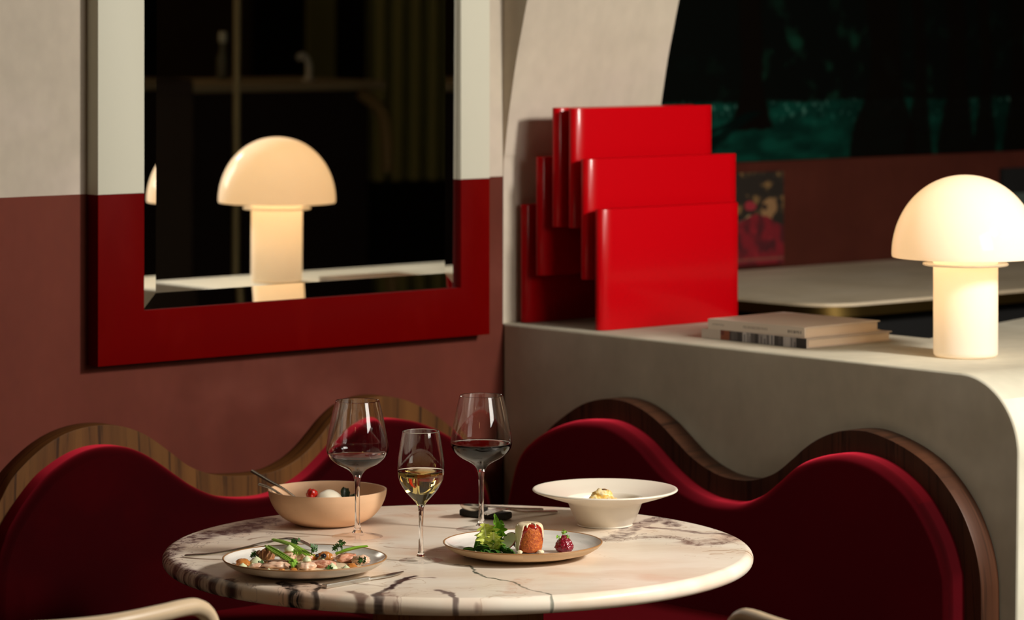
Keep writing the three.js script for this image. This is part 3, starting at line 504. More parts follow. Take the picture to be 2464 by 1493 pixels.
wineGlass(burgO, burgI, 0.139, M.redWine, 'balloon wine glass of red wine behind the salad plate', 'fuller pour of red wine in the glass behind the salad plate', on(0.0342, -0.2278));
wineGlass(whO, whI, 0.1365, M.whiteWine, 'slender wine glass of white wine between the two plates', 'pale golden white wine in the slender glass', on(-0.0539, 0.0729));

// ---------------------------------------------------------------- crockery
const speck = (base, sp, amt, seed) => tex(512, 512, (u, v) => { const s = smooth(fbm(u * 90, v * 90, seed, 2), 0.3, 0.5), n = fbm(u * 6, v * 6, seed + 3, 4); return mix3(base, sp, s * amt).map((k) => k * (1 + n * 0.1)); });
const glaze = phys({ map: speck([222, 216, 208], [128, 104, 84], 0.5, 2.1), roughness: 0.2, specularIntensity: 0.9 });
const stoneware = std({ map: speck([196, 166, 130], [128, 92, 58], 0.6, 6.1), roughness: 0.6 });
const rimBrown = std({ color: 0x9a6e42, roughness: 0.45 });
function plate(label, at, outMat) {
  const g = thing('dinner_plate', label, 'plate', at, VIEW), R0 = 0.1216;
  const wob = (m) => m;
  part('glazed_face', lathe([[0, 0.0075], [0.06, 0.0075], [0.085, 0.0085], [0.1, 0.0115], [0.111, 0.0165], [0.119, 0.0222]], 96, 60), glaze, g);
  part('rim', lathe([[0.1188, 0.0221], [0.1203, 0.0231], [0.1216, 0.0224], [0.1212, 0.0212]], 96), rimBrown, g);
  part('underside', lathe([[0.1212, 0.0212], [0.116, 0.0155], [0.106, 0.0095], [0.09, 0.0055], [0.076, 0.0042], [0.074, 0.0005], [0.07, 0.0005], [0.069, 0.004], [0, 0.004]].reverse(), 96), outMat, g);
}
plate('stoneware plate of sliced scallop crudo with a fork on its rim', on(-0.2231, 0.1703), phys({ map: speck([204, 190, 172], [120, 96, 72], 0.5, 4.2), roughness: 0.35 }));
plate('stoneware plate with salad, croquette and beetroot', on(0.0997, 0.0243), stoneware);
{
  const g = thing('deep_bowl', 'matte tan stoneware bowl at the back left of the table', 'bowl', on(-0.2151, -0.2923));
  const tan = std({ map: speck([216, 174, 136], [176, 130, 92], 0.35, 8.1), roughness: 0.6 });
  part('bowl_body', lathe([[0, 0.006], [0.03, 0.0065], [0.05, 0.01], [0.07, 0.022], [0.083, 0.036], [0.0918, 0.0545], [0.0932, 0.0565], [0.095, 0.0567], [0.0957, 0.055], [0.0935, 0.043], [0.0865, 0.028], [0.075, 0.0145], [0.06, 0.0055], [0.048, 0.001], [0.04, 0.0003], [0, 0.0003]].reverse(), 96, 120), tan, g);
}
{
  const g = thing('rimmed_bowl', 'wide-rimmed white bowl at the back right of the table', 'bowl', on(0.2336, -0.2836), VIEW);
  const wh = phys({ color: 0xe6dccb, roughness: 0.3, specularIntensity: 0.8 });
  const b = part('bowl_body', lathe([[0, 0.008], [0.03, 0.0085], [0.045, 0.014], [0.055, 0.03], [0.061, 0.0415], [0.068, 0.045], [0.09, 0.0515], [0.108, 0.0575], [0.114, 0.0592], [0.1168, 0.0585], [0.1165, 0.056], [0.108, 0.0525], [0.09, 0.0465], [0.07, 0.0405], [0.0605, 0.0365], [0.056, 0.026], [0.05, 0.012], [0.044, 0.003], [0.041, 0.0003], [0, 0.0003]].reverse(), 96, 160), wh, g);
}

// ---------------------------------------------------------------- cutlery
const tableDir = (pts) => pts;   // points are metres in the table's own right / up / towards axes
function cutlery(name, label, at, turn) { return thing(name, label, name.split('_').pop(), at, turn); }
function fork(label, o, P, headFrom) { // P: points handle end -> tines tip, relative to o
  const g = cutlery('table_fork', label, o, VIEW);
  part('handle', bar(P.slice(0, headFrom + 1), [0.0085, 0.008, 0.0066, 0.0058], [0.0042, 0.0034]), M.steel, g);
  const a = new THREE.Vector3(...P[headFrom]), z = new THREE.Vector3(...P[P.length - 1]), rest = P.slice(headFrom), side = new THREE.Vector3().crossVectors(z.clone().sub(a), new THREE.Vector3(0, 1, 0)).normalize();
  const c = new THREE.CatmullRomCurve3(V3(rest)), sub = (t0, t1, off0, off1) => [0, 0.33, 0.66, 1].map((k) => c.getPoint(mix(t0, t1, k)).addScaledVector(side, mix(off0, off1, k)).toArray());
  part('head', bar(sub(0, 0.5, 0, 0), [0.006, 0.014, 0.021, 0.022], [0.0028, 0.002]), M.steel, g);
  for (const k of [-1.5, -0.5, 0.5, 1.5]) part('tine', bar(sub(0.47, 1, k * 0.0056, k * 0.0054), [0.0042, 0.0036, 0.0022], [0.002, 0.0014], 16, 8), M.steel, g);
  return g;
}
fork('steel fork resting on the rim of the crudo plate', on(-0.35, 0.06), [[-0.062, 0.003, -0.022], [-0.02, 0.0085, -0.006], [0.03, 0.0195, 0.007], [0.05, 0.0255, 0.011], [0.066, 0.0295, 0.014], [0.083, 0.0335, 0.0145], [0.1, 0.0345, 0.013], [0.118, 0.0295, 0.012], [0.132, 0.0215, 0.012], [0.139, 0.0155, 0.012]], 5);
{
  const g = cutlery('table_knife', 'steel knife lying at the front edge of the table', on(-0.129, 0.246), VIEW + R(47.5));
  part('handle', new RoundedBoxGeometry(0.09, 0.0062, 0.0105, 3, 0.0012).translate(-0.04, 0.0034, 0), M.steel, g);
  const s = new THREE.Shape(); s.moveTo(0, -0.0052); s.lineTo(0.03, -0.0085); s.quadraticCurveTo(0.062, -0.0085, 0.083, 0.0045); s.lineTo(0.06, 0.0052); s.lineTo(0, 0.0045); s.closePath();
  part('blade', creased(new THREE.ExtrudeGeometry(s, { depth: 0.0012, bevelEnabled: true, bevelSize: 0.0005, bevelThickness: 0.0005, bevelSegments: 2 }).rotateX(-Math.PI / 2).translate(0.0, 0.0025, 0), 0.5), M.steel, g);
}
{
  single('cutlery_rest', warp(mergeVertices(new RoundedBoxGeometry(0.094, 0.011, 0.026, 6, 0.003).deleteAttribute('uv').deleteAttribute('normal')), (v) => { const k = 1 + 0.14 * noise(v.x * 60, v.z * 60, 3); v.y = v.y * (1 + 0.2 * noise(v.x * 90, v.z * 90, 8)); v.z *= k; v.x += v.z * 0.25; }).translate(0, 0.0068, 0), std({ color: 0x1a1815, roughness: 0.75 }), 'rough black stone cutlery rest behind the red wine glass', 'cutlery rest', on(0.04, -0.358), VIEW + R(-33));
  const sp = cutlery('table_spoon', 'steel spoon with its bowl on the black stone rest', on(0.06, -0.385), VIEW);
  part('handle', bar([[0.073, 0.003, -0.047], [0.03, 0.0085, -0.018], [-0.002, 0.0145, 0.004], [-0.014, 0.0162, 0.012]], [0.009, 0.0075, 0.0058, 0.006], [0.004, 0.003]), M.steel, sp);
  const dish = warp(new THREE.SphereGeometry(1, 32, 16), (v) => { const y = v.y; v.set(v.x * 0.026 * (1 - 0.12 * v.x), (y > 0 ? -0.009 * (1 - v.x * v.x - v.z * v.z) + 0.0006 : y * 0.0106), v.z * 0.0185); });
  const bw = part('spoon_bowl', dish, M.steel, sp); bw.position.set(-0.036, 0.0202, 0.026); bw.rotation.set(0, R(34), R(-6), 'YXZ');
  fork('steel fork with its tines on the black stone rest', on(0.09, -0.35), [[0.066, 0.003, -0.055], [0.03, 0.007, -0.026], [0.006, 0.011, -0.005], [-0.01, 0.0165, 0.01], [-0.022, 0.019, 0.021], [-0.037, 0.0178, 0.034], [-0.052, 0.0142, 0.046]], 3);
}
{
  const bx = -0.2151, bz = -0.2923;
  fork('steel fork leaning out of the tan bowl', on(bx - 0.078, bz + 0.0), [[-0.046, 0.083, -0.022], [-0.02, 0.07, -0.01], [0.008, 0.0565, 0.004], [0.03, 0.042, 0.012], [0.042, 0.034, 0.014], [0.056, 0.027, 0.014], [0.068, 0.023, 0.012]], 3);
  const k = cutlery('table_spoon', 'steel spoon leaning on the left rim of the tan bowl', on(bx - 0.084, bz + 0.034), VIEW);
  part('handle', bar([[-0.024, 0.0705, 0.004], [-0.008, 0.0655, 0.008], [0.014, 0.0525, 0.01], [0.03, 0.04, 0.009]], [0.008, 0.007, 0.005], [0.0036, 0.003]), M.steel, k);
  const dish = warp(new THREE.SphereGeometry(1, 28, 14), (v) => { const y = v.y; v.set(v.x * 0.02, (y > 0 ? -0.006 * (1 - v.x * v.x - v.z * v.z) + 0.0006 : y * 0.0075), v.z * 0.013); });
  const d = part('spoon_bowl', dish, M.steel, k); d.position.set(0.047, 0.034, 0.008); d.rotation.z = R(-18);
}

// ---------------------------------------------------------------- food
const F = {
  scallop: phys({ map: tex(256, 256, (u, v) => { const n = smooth(fbm(u * 6, v * 14, 2.2, 4), -0.3, 0.4); return mix3([226, 178, 148], [238, 206, 178], n); }), roughness: 0.32, specularIntensity: 0.9 }),
  fish: phys({ map: tex(256, 256, (u, v) => { const n = smooth(fbm(u * 5, v * 22, 4.2, 4), -0.25, 0.3); return mix3([206, 132, 104], [234, 182, 152], n); }), roughness: 0.35 }),
  toast: std({ map: tex(256, 256, (u, v) => { const n = smooth(fbm(u * 30, v * 4, 1.1, 4), -0.25, 0.3); return mix3([112, 62, 32], [196, 140, 92], n); }), roughness: 0.6 }),
  sear: std({ color: 0x6b4526, roughness: 0.6 }),
  cream: phys({ color: 0xd6dcb2, roughness: 0.3 }),
  sauce: phys({ color: 0xeddcb8, roughness: 0.22 }),
  gel: phys({ color: lin(0.72, 0.27, 0.06), roughness: 0.12, transmission: 0.35, thickness: 0.004, attenuationColor: lin(0.9, 0.4, 0.1), attenuationDistance: 0.006 }),
  stem: phys({ color: 0x93b83a, roughness: 0.35 }),
  stemDark: phys({ color: 0x7aa326, roughness: 0.35 }),
  herb: std({ color: 0x2f5a16, roughness: 0.5 }),
  sprout: std({ color: 0x86b83a, roughness: 0.5 }),
  leafDark: phys({ color: 0x3c6a1a, roughness: 0.42, transmission: 0.25, thickness: 0 }),
  leafMid: phys({ color: 0x6c9a24, roughness: 0.45, transmission: 0.3, thickness: 0 }),
  leafPale: phys({ color: 0xc6cf62, roughness: 0.5, transmission: 0.3, thickness: 0 }),
  black: phys({ color: 0x17121a, roughness: 0.25 }),
};
const PL = 0.0082;  // height of a plate's glazed floor over the table
const lump = (name, label, category, x, z, y, geo, mat, group, turn = 0) => single(name, geo, mat, label, category, on(x, z, y), VIEW + turn, group);
// sauce under the crudo
lump('cream_sauce', 'pale cream sauce pooled under the scallop slices', 'sauce', -0.225, 0.178, PL + 0.003, blob(0.076, 0.0017, 0.056, 3.1, 0.16, 2.2), F.sauce);
const slice = (rx, ry, rz, s) => { const g = blob(rx, ry * 0.78, rz, s, 0.14, 2.1, 5); return g; };
const crudo = [
  ['scallop_slice', 'seared scallop slice at the left of the crudo plate under a green stem', -0.262, 0.205, 0.021, 0.0075, 0.013, 2, 0, F.scallop],
  ['scallop_slice', 'thick scallop piece at the back of the crudo plate under a green stem', -0.246, 0.142, 0.016, 0.011, 0.013, 5, 0.3, F.scallop],
  ['scallop_slice', 'pale scallop piece behind the middle of the crudo plate', -0.226, 0.132, 0.012, 0.009, 0.01, 9, 0.1, F.scallop],
  ['scallop_slice', 'round scallop slice topped by a cream dot at the front of the crudo plate', -0.2175, 0.215, 0.014, 0.0085, 0.012, 7, 0.2, F.scallop],
  ['fish_slice', 'pink raw fish slice right of the front scallop', -0.194, 0.197, 0.019, 0.008, 0.012, 8, -0.4, F.fish],
  ['fish_slice', 'pink raw fish slice under the right green stem', -0.162, 0.147, 0.016, 0.0095, 0.012, 12, 0.3, F.fish],
  ['fish_slice', 'thin pale fish sliver at the back right of the crudo plate', -0.183, 0.121, 0.014, 0.006, 0.009, 17, 0.4, F.scallop],
  ['fish_slice', 'small pink fish sliver between the front scallop and the seared one', -0.238, 0.196, 0.011, 0.006, 0.008, 19, -0.5, F.fish],
  ['fish_slice', 'small pale fish sliver beside the leftmost cream dots', -0.29, 0.2, 0.011, 0.0055, 0.008, 23, 0.2, F.scallop],
  ['fish_slice', 'pale fish slice at the far right of the crudo plate', -0.14, 0.165, 0.0135, 0.0095, 0.012, 14, -0.2, F.scallop],
];
for (const [n, l, x, z, rx, ry, rz, s, t, m] of crudo) lump(n, l, 'seafood', x, z, PL + ry * 0.76 + 0.002, slice(rx, ry, rz, s), m, undefined, t);
lump('sear_crust', 'brown sear on the scallop slice at the left of the plate', 'crust', -0.262, 0.2, PL + 0.0136, blob(0.018, 0.0016, 0.008, 4, 0.25, 4), F.sear);
{
  const g = thing('grilled_bite', 'grilled ridged brown bite at the left of the crudo plate', 'garnish', on(-0.281, 0.155, PL + 0.012), VIEW);
  part('ridged_body', warp(blob(0.0125, 0.0125, 0.011, 21, 0.08, 2.4), (v) => { const k = 1 + 0.05 * Math.sin(v.x * 1500); v.y *= k; v.z *= k; }), F.toast, g);
  part('charred_tip', blob(0.0045, 0.004, 0.0045, 31, 0.15, 2).translate(-0.0105, 0.006, 0), F.sear, g);
}
const dollop = (r, h) => lathe([[0, 0], [r * 0.9, 0], [r, h * 0.18], [r * 0.88, h * 0.42], [r * 0.5, h * 0.7], [r * 0.16, h * 0.9], [0, h]], 28, 30);
[[-0.3127, 0.1936, 0, 0.0075, 0.009, 'small mint cream dot nearest the left rim of the crudo plate'], [-0.2985, 0.1936, 0, 0.0065, 0.009, 'mint cream dot just right of the leftmost one'], [-0.2945, 0.168, 0.002, 0.0115, 0.0125, 'largest mint cream dot beside the grilled bite'], [-0.2475, 0.142, 0.018, 0.0078, 0.0095, 'mint cream dot on top of the back scallop piece'], [-0.2655, 0.133, 0.009, 0.0065, 0.011, 'mint cream dot just left of the back scallop piece'], [-0.2175, 0.213, 0.0145, 0.0065, 0.0085, 'mint cream dot on the round front scallop slice'], [-0.1995, 0.165, 0.006, 0.006, 0.0075, 'mint cream dot under the dark berry'], [-0.181, 0.207, 0.001, 0.0085, 0.0105, 'mint cream dot right of the pink front fish slice'], [-0.1595, 0.2155, 0, 0.0078, 0.0095, 'mint cream dot at the front right of the crudo plate'], [-0.2725, 0.2235, 0, 0.005, 0.006, 'tiny mint cream dot at the front rim below the seared scallop'], [-0.176, 0.2185, 0, 0.0095, 0.0045, 'flat mint cream smear at the front of the crudo plate']].forEach(([x, z, y, r, h, l]) => lump('cream_dot', l, 'cream', x, z, PL + y + 0.001, dollop(r, h), F.cream, 'cream dots on the crudo plate'));
[[-0.314, 0.178, 0.0105, 'orange gel bead at the left rim of the crudo plate'], [-0.1955, 0.126, 0.0125, 'largest orange gel bead at the back of the crudo plate'], [-0.2145, 0.123, 0.0085, 'orange gel bead left of the largest one'], [-0.1525, 0.203, 0.0085, 'orange gel bead at the front right beside green herbs'], [-0.2355, 0.224, 0.006, 'orange gel bead at the front rim beside the herb sprig'], [-0.2535, 0.224, 0.0052, 'small orange gel bead in front of the seared scallop']].forEach(([x, z, r, l], i) => lump('orange_gel', l, 'gel', x, z, PL + r * 0.55, blob(r, r * 0.72, r, i * 3 + 1, 0.12, 2.2), F.gel, 'orange gel beads on the crudo plate'));
lump('dark_berry', 'small black berry in the middle of the crudo plate', 'berry', -0.195, 0.172, PL + 0.016, blob(0.0042, 0.0038, 0.0042, 3, 0.1, 2), F.black);
lump('dark_berry', 'tiny black berry left of the other one', 'berry', -0.205, 0.168, PL + 0.016, blob(0.0028, 0.0026, 0.0028, 5, 0.1, 2), F.black);
// green stems: a bundle of fine ribs cut at both ends
function stem(label, a, b, lift, r) {
  const g = thing('green_stem', label, 'vegetable', on((a[0] + b[0]) / 2, (a[1] + b[1]) / 2, 0), VIEW), dx = (b[0] - a[0]) / 2, dz = (b[1] - a[1]) / 2;
  const rd = rng(Math.round(a[0] * 1e4)), L = Math.hypot(dx, dz), nx = -dz / L, nz = dx / L;
  for (let k = 0; k < 6; k++) {
    const o = (k - 2.5) * r * 0.5, s0 = 1 - 0.16 * rd(), s1 = 1 - 0.16 * rd(), f0 = 1.5 - 0.6 * rd(), h = (rd() - 0.5) * r * 0.9, wob = (rd() - 0.5) * r;
    part('rib', bar([[-dx * s0 + nx * o * 0.7, a[2] + h, -dz * s0 + nz * o * 0.7], [-dx * 0.4 + nx * (o + wob), mix(a[2], b[2], 0.3) + lift * 0.8 + h, -dz * 0.4 + nz * (o + wob)], [dx * 0.3 + nx * o * 1.1, mix(a[2], b[2], 0.65) + lift + h, dz * 0.3 + nz * o * 1.1], [dx * s1 + nx * o * f0, b[2] + h * 0.4, dz * s1 + nz * o * f0]], [r * 0.55, r * 0.85, r * 0.8, r * 0.45], [r * 0.6, r * 0.85, r * 0.8, r * 0.45], 16, 8, 1), k % 2 ? F.stemDark : F.stem, g);
  }
}
stem('green stem slanting from the grilled bite across the front of the plate', [-0.283, 0.148, PL + 0.027], [-0.229, 0.214, PL + 0.008], 0.001, 0.0036);
stem('green stem slanting across the back middle of the crudo plate', [-0.277, 0.094, PL + 0.028], [-0.214, 0.158, PL + 0.014], 0.004, 0.0038);
stem('green stem lying on the fish at the right of the crudo plate', [-0.179, 0.155, PL + 0.017], [-0.13, 0.14, PL + 0.026], 0.002, 0.0038);
const leaflet = (r) => { const s = new THREE.Shape(), n = 26; for (let i = 0; i <= n; i++) { const a = (i / n) * Math.PI * 2, q = r * (0.72 + 0.28 * Math.cos(a * 5)); i ? s.lineTo(q * Math.cos(a), q * Math.sin(a)) : s.moveTo(q, 0); } return warp(mergeVertices(new THREE.ExtrudeGeometry(s, { depth: 0.0004, bevelEnabled: false })), (v) => { v.z += (v.x * v.x + v.y * v.y) * 26; }); };
const LF = [0.0034, 0.0042, 0.005].map(leaflet);
function sprig(label, x, z, y, h, seed, n = 6, mat = F.herb, lean = 0, spread = 0.7) {
  const g = thing('herb_sprig', label, 'herb', on(x, z, y), VIEW), r = rng(seed);
  part('stalk', tube([[0, 0, 0], [lean * 0.4, h * 0.5, 0.001], [lean, h, 0]], 0.0006, 10, 6), mat, g);
  for (let k = 0; k < n; k++) { const t = 0.35 + 0.65 * (k + 1) / n, a = r() * 7, m = part('leaflet', LF[k % 3], mat, g); m.position.set(lean * t + Math.cos(a) * 0.006 * spread, h * t, Math.sin(a) * 0.004 * spread); m.rotation.set(r() * 1.6 - 0.8, r() * 2 - 1, r() * 6); }
}
sprig('dark parsley sprig behind the back green stem', -0.246, 0.105, PL + 0.018, 0.012, 3, 7, F.herb, 0.006);
sprig('dark parsley sprig at the right end of the back green stem', -0.214, 0.15, PL + 0.014, 0.014, 5, 6, F.herb, 0.002);
sprig('tall curly parsley sprig left of the right green stem', -0.178, 0.148, PL + 0.012, 0.022, 7, 9, F.herb, 0.006, 1.1);
sprig('bright herb tips at the front end of the left green stem', -0.2395, 0.218, PL + 0.005, 0.012, 9, 7, F.sprout, 0.001);
sprig('dark herb tips left of the grilled bite', -0.302, 0.153, PL + 0.008, 0.01, 11, 5, F.herb, 0.006);
sprig('flat green herbs at the front right beside orange gel', -0.141, 0.193, PL + 0.006, 0.01, 13, 7, F.herb, 0.006);
sprig('tiny herb tip between the front cream dots', -0.186, 0.214, PL + 0.001, 0.006, 17, 3, F.herb, 0.002);

sprig('tiny bright herb tips among the back scallop pieces', -0.236, 0.158, PL + 0.014, 0.007, 27, 4, F.sprout, 0.002);
sprig('small dark herb bits in front of the largest cream dot', -0.287, 0.188, PL + 0.004, 0.006, 29, 4, F.herb, 0.003);

// salad
function leafMesh(len, wid, ruffle, cup, bend, seed, n = 40) {
  const g = new THREE.PlaneGeometry(1, 1, n, n), p = g.attributes.position;
  for (let i = 0; i < p.count; i++) {
    const s = p.getY(i) + 0.5, t = p.getX(i) * 2, w = wid * Math.sin(Math.PI * Math.min(1, 0.06 + s * 0.94)) ** 0.6 * (0.75 + 0.35 * s), e = Math.abs(t);
    const jag = 1 + (ruffle > 0.8 ? (0.14 * Math.sin(s * 31 + seed) + 0.1 * Math.sin(s * 57 + seed * 2 + t)) * e * Math.min(2, ruffle) : 0);
    const x = t * w / 2 * jag, rf = ruffle * 0.0018 * e * e * (Math.sin(s * 26 + seed + (t > 0 ? 1.3 : 0)) + 0.6 * Math.sin(s * 47 + seed * 3 + t * 2));
    const a = bend * s, rad = len / Math.max(0.05, Math.abs(bend));
    p.setXYZ(i, x, Math.sin(a) * rad * Math.sign(bend) + rf * 0.4, (1 - Math.cos(a)) * rad + cup * t * t * w + rf);
  }
  g.computeVertexNormals(); return g;
}
function leaf(name, label, x, z, y, rot, geo, mat) {
  const g = thing(name, label, 'leaf', on(x, z, y), VIEW);
  const m = part('blade', geo, mat, g); m.rotation.set(...rot, 'YXZ');
  return g;
}
const veinTex = (a, b, seed) => tex(128, 256, (u, v) => { const t = Math.abs(u - 0.5) * 2, rib = smooth(t, 0.1, 0.02), side = smooth(Math.abs(Math.sin((v * 7 - t * 1.6) * Math.PI)), 0.16, 0.03) * 0.5, n = fbm(u * 8, v * 14, seed, 4); return mix3(a, b, clamp(rib + side * 0.8 + smooth(n, 0, 0.5) * 0.5)); }, { wrap: THREE.ClampToEdgeWrapping });
const spinach = phys({ map: veinTex([44, 88, 18], [112, 156, 44], 2), roughness: 0.38, transmission: 0.22, thickness: 0 }), mizuna = phys({ map: veinTex([92, 142, 22], [156, 192, 62], 5), roughness: 0.42, transmission: 0.3, thickness: 0 }), frisee = phys({ map: veinTex([208, 216, 92], [246, 244, 182], 8), roughness: 0.45, transmission: 0.3, thickness: 0 });
leaf('salad_leaf', 'small round dark leaf at the far left end of the salad', 0.028, 0.03, PL + 0.003, [R(30), R(-10), R(72)], leafMesh(0.021, 0.022, 0.1, 0.45, 0.7, 1), spinach);
leaf('salad_leaf', 'broad folded dark leaf rising from the left of the salad', 0.026, 0.03, PL + 0.002, [R(-4), R(18), R(-30)], leafMesh(0.041, 0.032, 0.15, 0.9, 0.35, 5), spinach);
leaf('salad_leaf', 'dark leaf curling low at the front left of the salad', 0.034, 0.038, PL + 0.001, [R(28), R(-20), R(-48)], leafMesh(0.034, 0.03, 0.5, 0.4, 0.8, 2), spinach);
leaf('salad_leaf', 'dark feathery leaf lying at the front middle of the salad', 0.046, 0.043, PL + 0.001, [R(48), R(12), R(-20)], leafMesh(0.026, 0.034, 1.6, 0.2, 0.9, 12), spinach);
leaf('salad_leaf', 'dark feathery leaf lying at the front right of the salad', 0.068, 0.036, PL + 0.001, [R(42), R(-14), R(-52)], leafMesh(0.03, 0.027, 1.6, 0.2, 0.7, 7), spinach);
leaf('salad_leaf', 'frilly pale yellow leaf at the top of the salad', 0.047, 0.034, PL + 0.009, [R(-6), R(12), R(12)], leafMesh(0.037, 0.032, 2.2, 0.3, 0.45, 9), frisee);
leaf('salad_leaf', 'frilly pale leaf hanging down the middle of the salad', 0.055, 0.046, PL + 0.004, [R(6), R(-8), R(-4)], leafMesh(0.032, 0.026, 2.4, 0.2, 0.5, 15), frisee);
leaf('salad_leaf', 'frilly light green leaf in front of the radish slice', 0.06, 0.035, PL + 0.001, [R(20), R(-16), R(-24)], leafMesh(0.026, 0.03, 2.4, 0.2, 0.6, 19), mizuna);
leaf('salad_leaf', 'light green leaf behind the narrow upright leaf', 0.058, 0.024, PL + 0.006, [R(-6), R(10), R(-10)], leafMesh(0.042, 0.022, 1.6, 0.3, 0.4, 31), mizuna);
leaf('salad_leaf', 'dark leaf spread flat beneath the front of the salad', 0.05, 0.046, PL + 0.001, [R(62), R(-4), R(30)], leafMesh(0.024, 0.03, 1.4, 0.25, 0.6, 41), spinach);
leaf('salad_leaf', 'dark leaf standing at the back of the salad', 0.05, 0.016, PL + 0.002, [R(-16), R(6), R(-8)], leafMesh(0.034, 0.034, 0.6, 0.35, 0.4, 44), spinach);
leaf('salad_leaf', 'narrow bright leaf pointing straight up from the salad', 0.063, 0.028, PL + 0.012, [R(2), R(24), R(13)], leafMesh(0.05, 0.011, 0.9, 0.5, 0.3, 23), mizuna);
{
  const g = thing('radish_slice', 'thin white radish slice with red skin at the right of the salad', 'radish', on(0.078, 0.033, PL + 0.0165), VIEW);
  const f = part('flesh', new THREE.CylinderGeometry(0.0115, 0.0115, 0.0014, 36), phys({ color: 0xf2eed6, roughness: 0.35 }), g), s = part('skin', new THREE.TorusGeometry(0.0116, 0.0008, 8, 40).rotateX(Math.PI / 2), std({ color: 0x8e2a2c, roughness: 0.4 }), g);
  f.scale.z = s.scale.z = 1.25; for (const m of [f, s]) m.rotation.set(R(62), R(-28), R(30));
}
sprig('small green sprout at the right end of the salad', 0.09, 0.03, PL + 0.002, 0.018, 21, 6, F.herb, 0.003);
{ // croquette with red and cream sauce
  const g = thing('croquette', 'golden breaded croquette under cream sauce in the middle of the plate', 'croquette', on(0.1095, 0.034, PL), VIEW);
  const shell = (k, seed, fn, amp) => {
    const q = mergeVertices(new THREE.IcosahedronGeometry(1, 20).deleteAttribute('normal').deleteAttribute('uv'));
    return warp(q, (v) => {
      const d = v.clone(), e = 5, m = (Math.hypot(d.x, d.z) ** e + Math.abs(d.y) ** e) ** (-1 / e), s = fn(d) * k;
      v.multiplyScalar(m * s * (1 + amp * fbm(d.x * 9 + seed, d.y * 9, d.z * 9, 3))); v.x *= 0.0202; v.z *= 0.0202; v.y = v.y * 0.0215 + 0.0218;
    });
  };
  const crumb = tex(256, 256, (u, v) => { const n = smooth(fbm(u * 40, v * 40, 1.9, 3), -0.3, 0.35), m = smooth(fbm(u * 8, v * 8, 5, 3), -0.3, 0.3); return mix3(mix3([184, 84, 20], [224, 128, 40], m), [132, 52, 12], 0.8 - 0.8 * n); });
  const body = shell(1, 3, () => 1, 0.07); body.setAttribute('uv', new THREE.Float32BufferAttribute(Array.from({ length: body.attributes.position.count }, (_, i) => [body.attributes.position.getX(i) * 24 + body.attributes.position.getZ(i) * 9, body.attributes.position.getY(i) * 24]).flat(), 2));
  part('breaded_body', body, std({ map: crumb, roughness: 0.7 }), g);
  const edge = (d, lo, wave, sd) => { const a = Math.atan2(d.z, d.x), bare = Math.exp(-(((a - 1.3) / 1.0) ** 4)); return lo + bare * 1.0 - 0.95 * (0.5 - 0.5 * Math.cos(a)) * (1 - bare) + wave * Math.sin(a * 9 + sd) + wave * 0.7 * Math.sin(a * 17); };
  part('red_sauce', shell(1, 8, (d) => mix(0.93, 1.045, smooth(d.y, edge(d, -0.42, 0.05, 1), edge(d, -0.42, 0.05, 1) + 0.08)), 0.015), phys({ color: 0x8e1a0c, roughness: 0.15 }), g);
  part('cream_sauce', shell(1, 12, (d) => mix(0.9, 1.085, smooth(d.y, edge(d, -0.22, 0.1, 2.2), edge(d, -0.22, 0.1, 2.2) + 0.08)), 0.01), phys({ color: 0xe8d4b0, roughness: 0.12 }), g);
  part('sauce_drop', blob(0.0045, 0.003, 0.0045, 2, 0.1, 2).translate(-0.0145, 0.0022, 0.016), phys({ color: 0xe8d4b0, roughness: 0.1 }), g);
  part('sauce_drop', blob(0.0055, 0.003, 0.0045, 4, 0.1, 2).translate(0.017, 0.0022, 0.012), phys({ color: 0xe8d4b0, roughness: 0.1 }), g);
}
{
  const g = thing('beetroot_quenelle', 'dark red chopped beetroot mound with green sprouts', 'beetroot', on(0.1625, 0.034, PL), VIEW);
  const q = mergeVertices(new THREE.IcosahedronGeometry(1, 16).deleteAttribute('normal').deleteAttribute('uv'));
  part('chopped_mound', warp(q, (v) => { const d = v.clone(), k = 1 + 0.2 * Math.abs(noise(d.x * 3.6, d.y * 3.6, d.z * 3.6)) + 0.05 * noise(d.x * 9, d.y * 9, d.z * 9); const t = 1.06 - 0.42 * Math.max(-0.3, d.y); v.set(d.x * k * 0.012 * t, Math.max(-0.78, d.y) * k * 0.0135 + 0.0112, d.z * k * 0.0115 * t); }), phys({ color: lin(0.2, 0.006, 0.016), roughness: 0.25 }), g);
  const r = rng(33);
  for (const [x, y, z, h, n] of [[0.001, 0.023, 0, 0.01, 5], [-0.008, 0.019, 0.003, 0.006, 3], [0.007, 0.02, 0.002, 0.005, 3]]) {
    part('sprout_stalk', tube([[x, y, z], [x + 0.0005, y + h * 0.5, z], [x + 0.001, y + h, z]], 0.0005, 8, 6), F.sprout, g);
    for (let k = 0; k < n; k++) { const m = part('sprout_leaf', LF[k % 2], F.sprout, g), a = r() * 7; m.position.set(x + Math.cos(a) * 0.003, y + h * (0.5 + 0.5 * k / n), z + Math.sin(a) * 0.003); m.rotation.set(r() * 1.6 - 0.8, r() * 2 - 1, r() * 6); m.scale.setScalar(0.75); }
  }
}
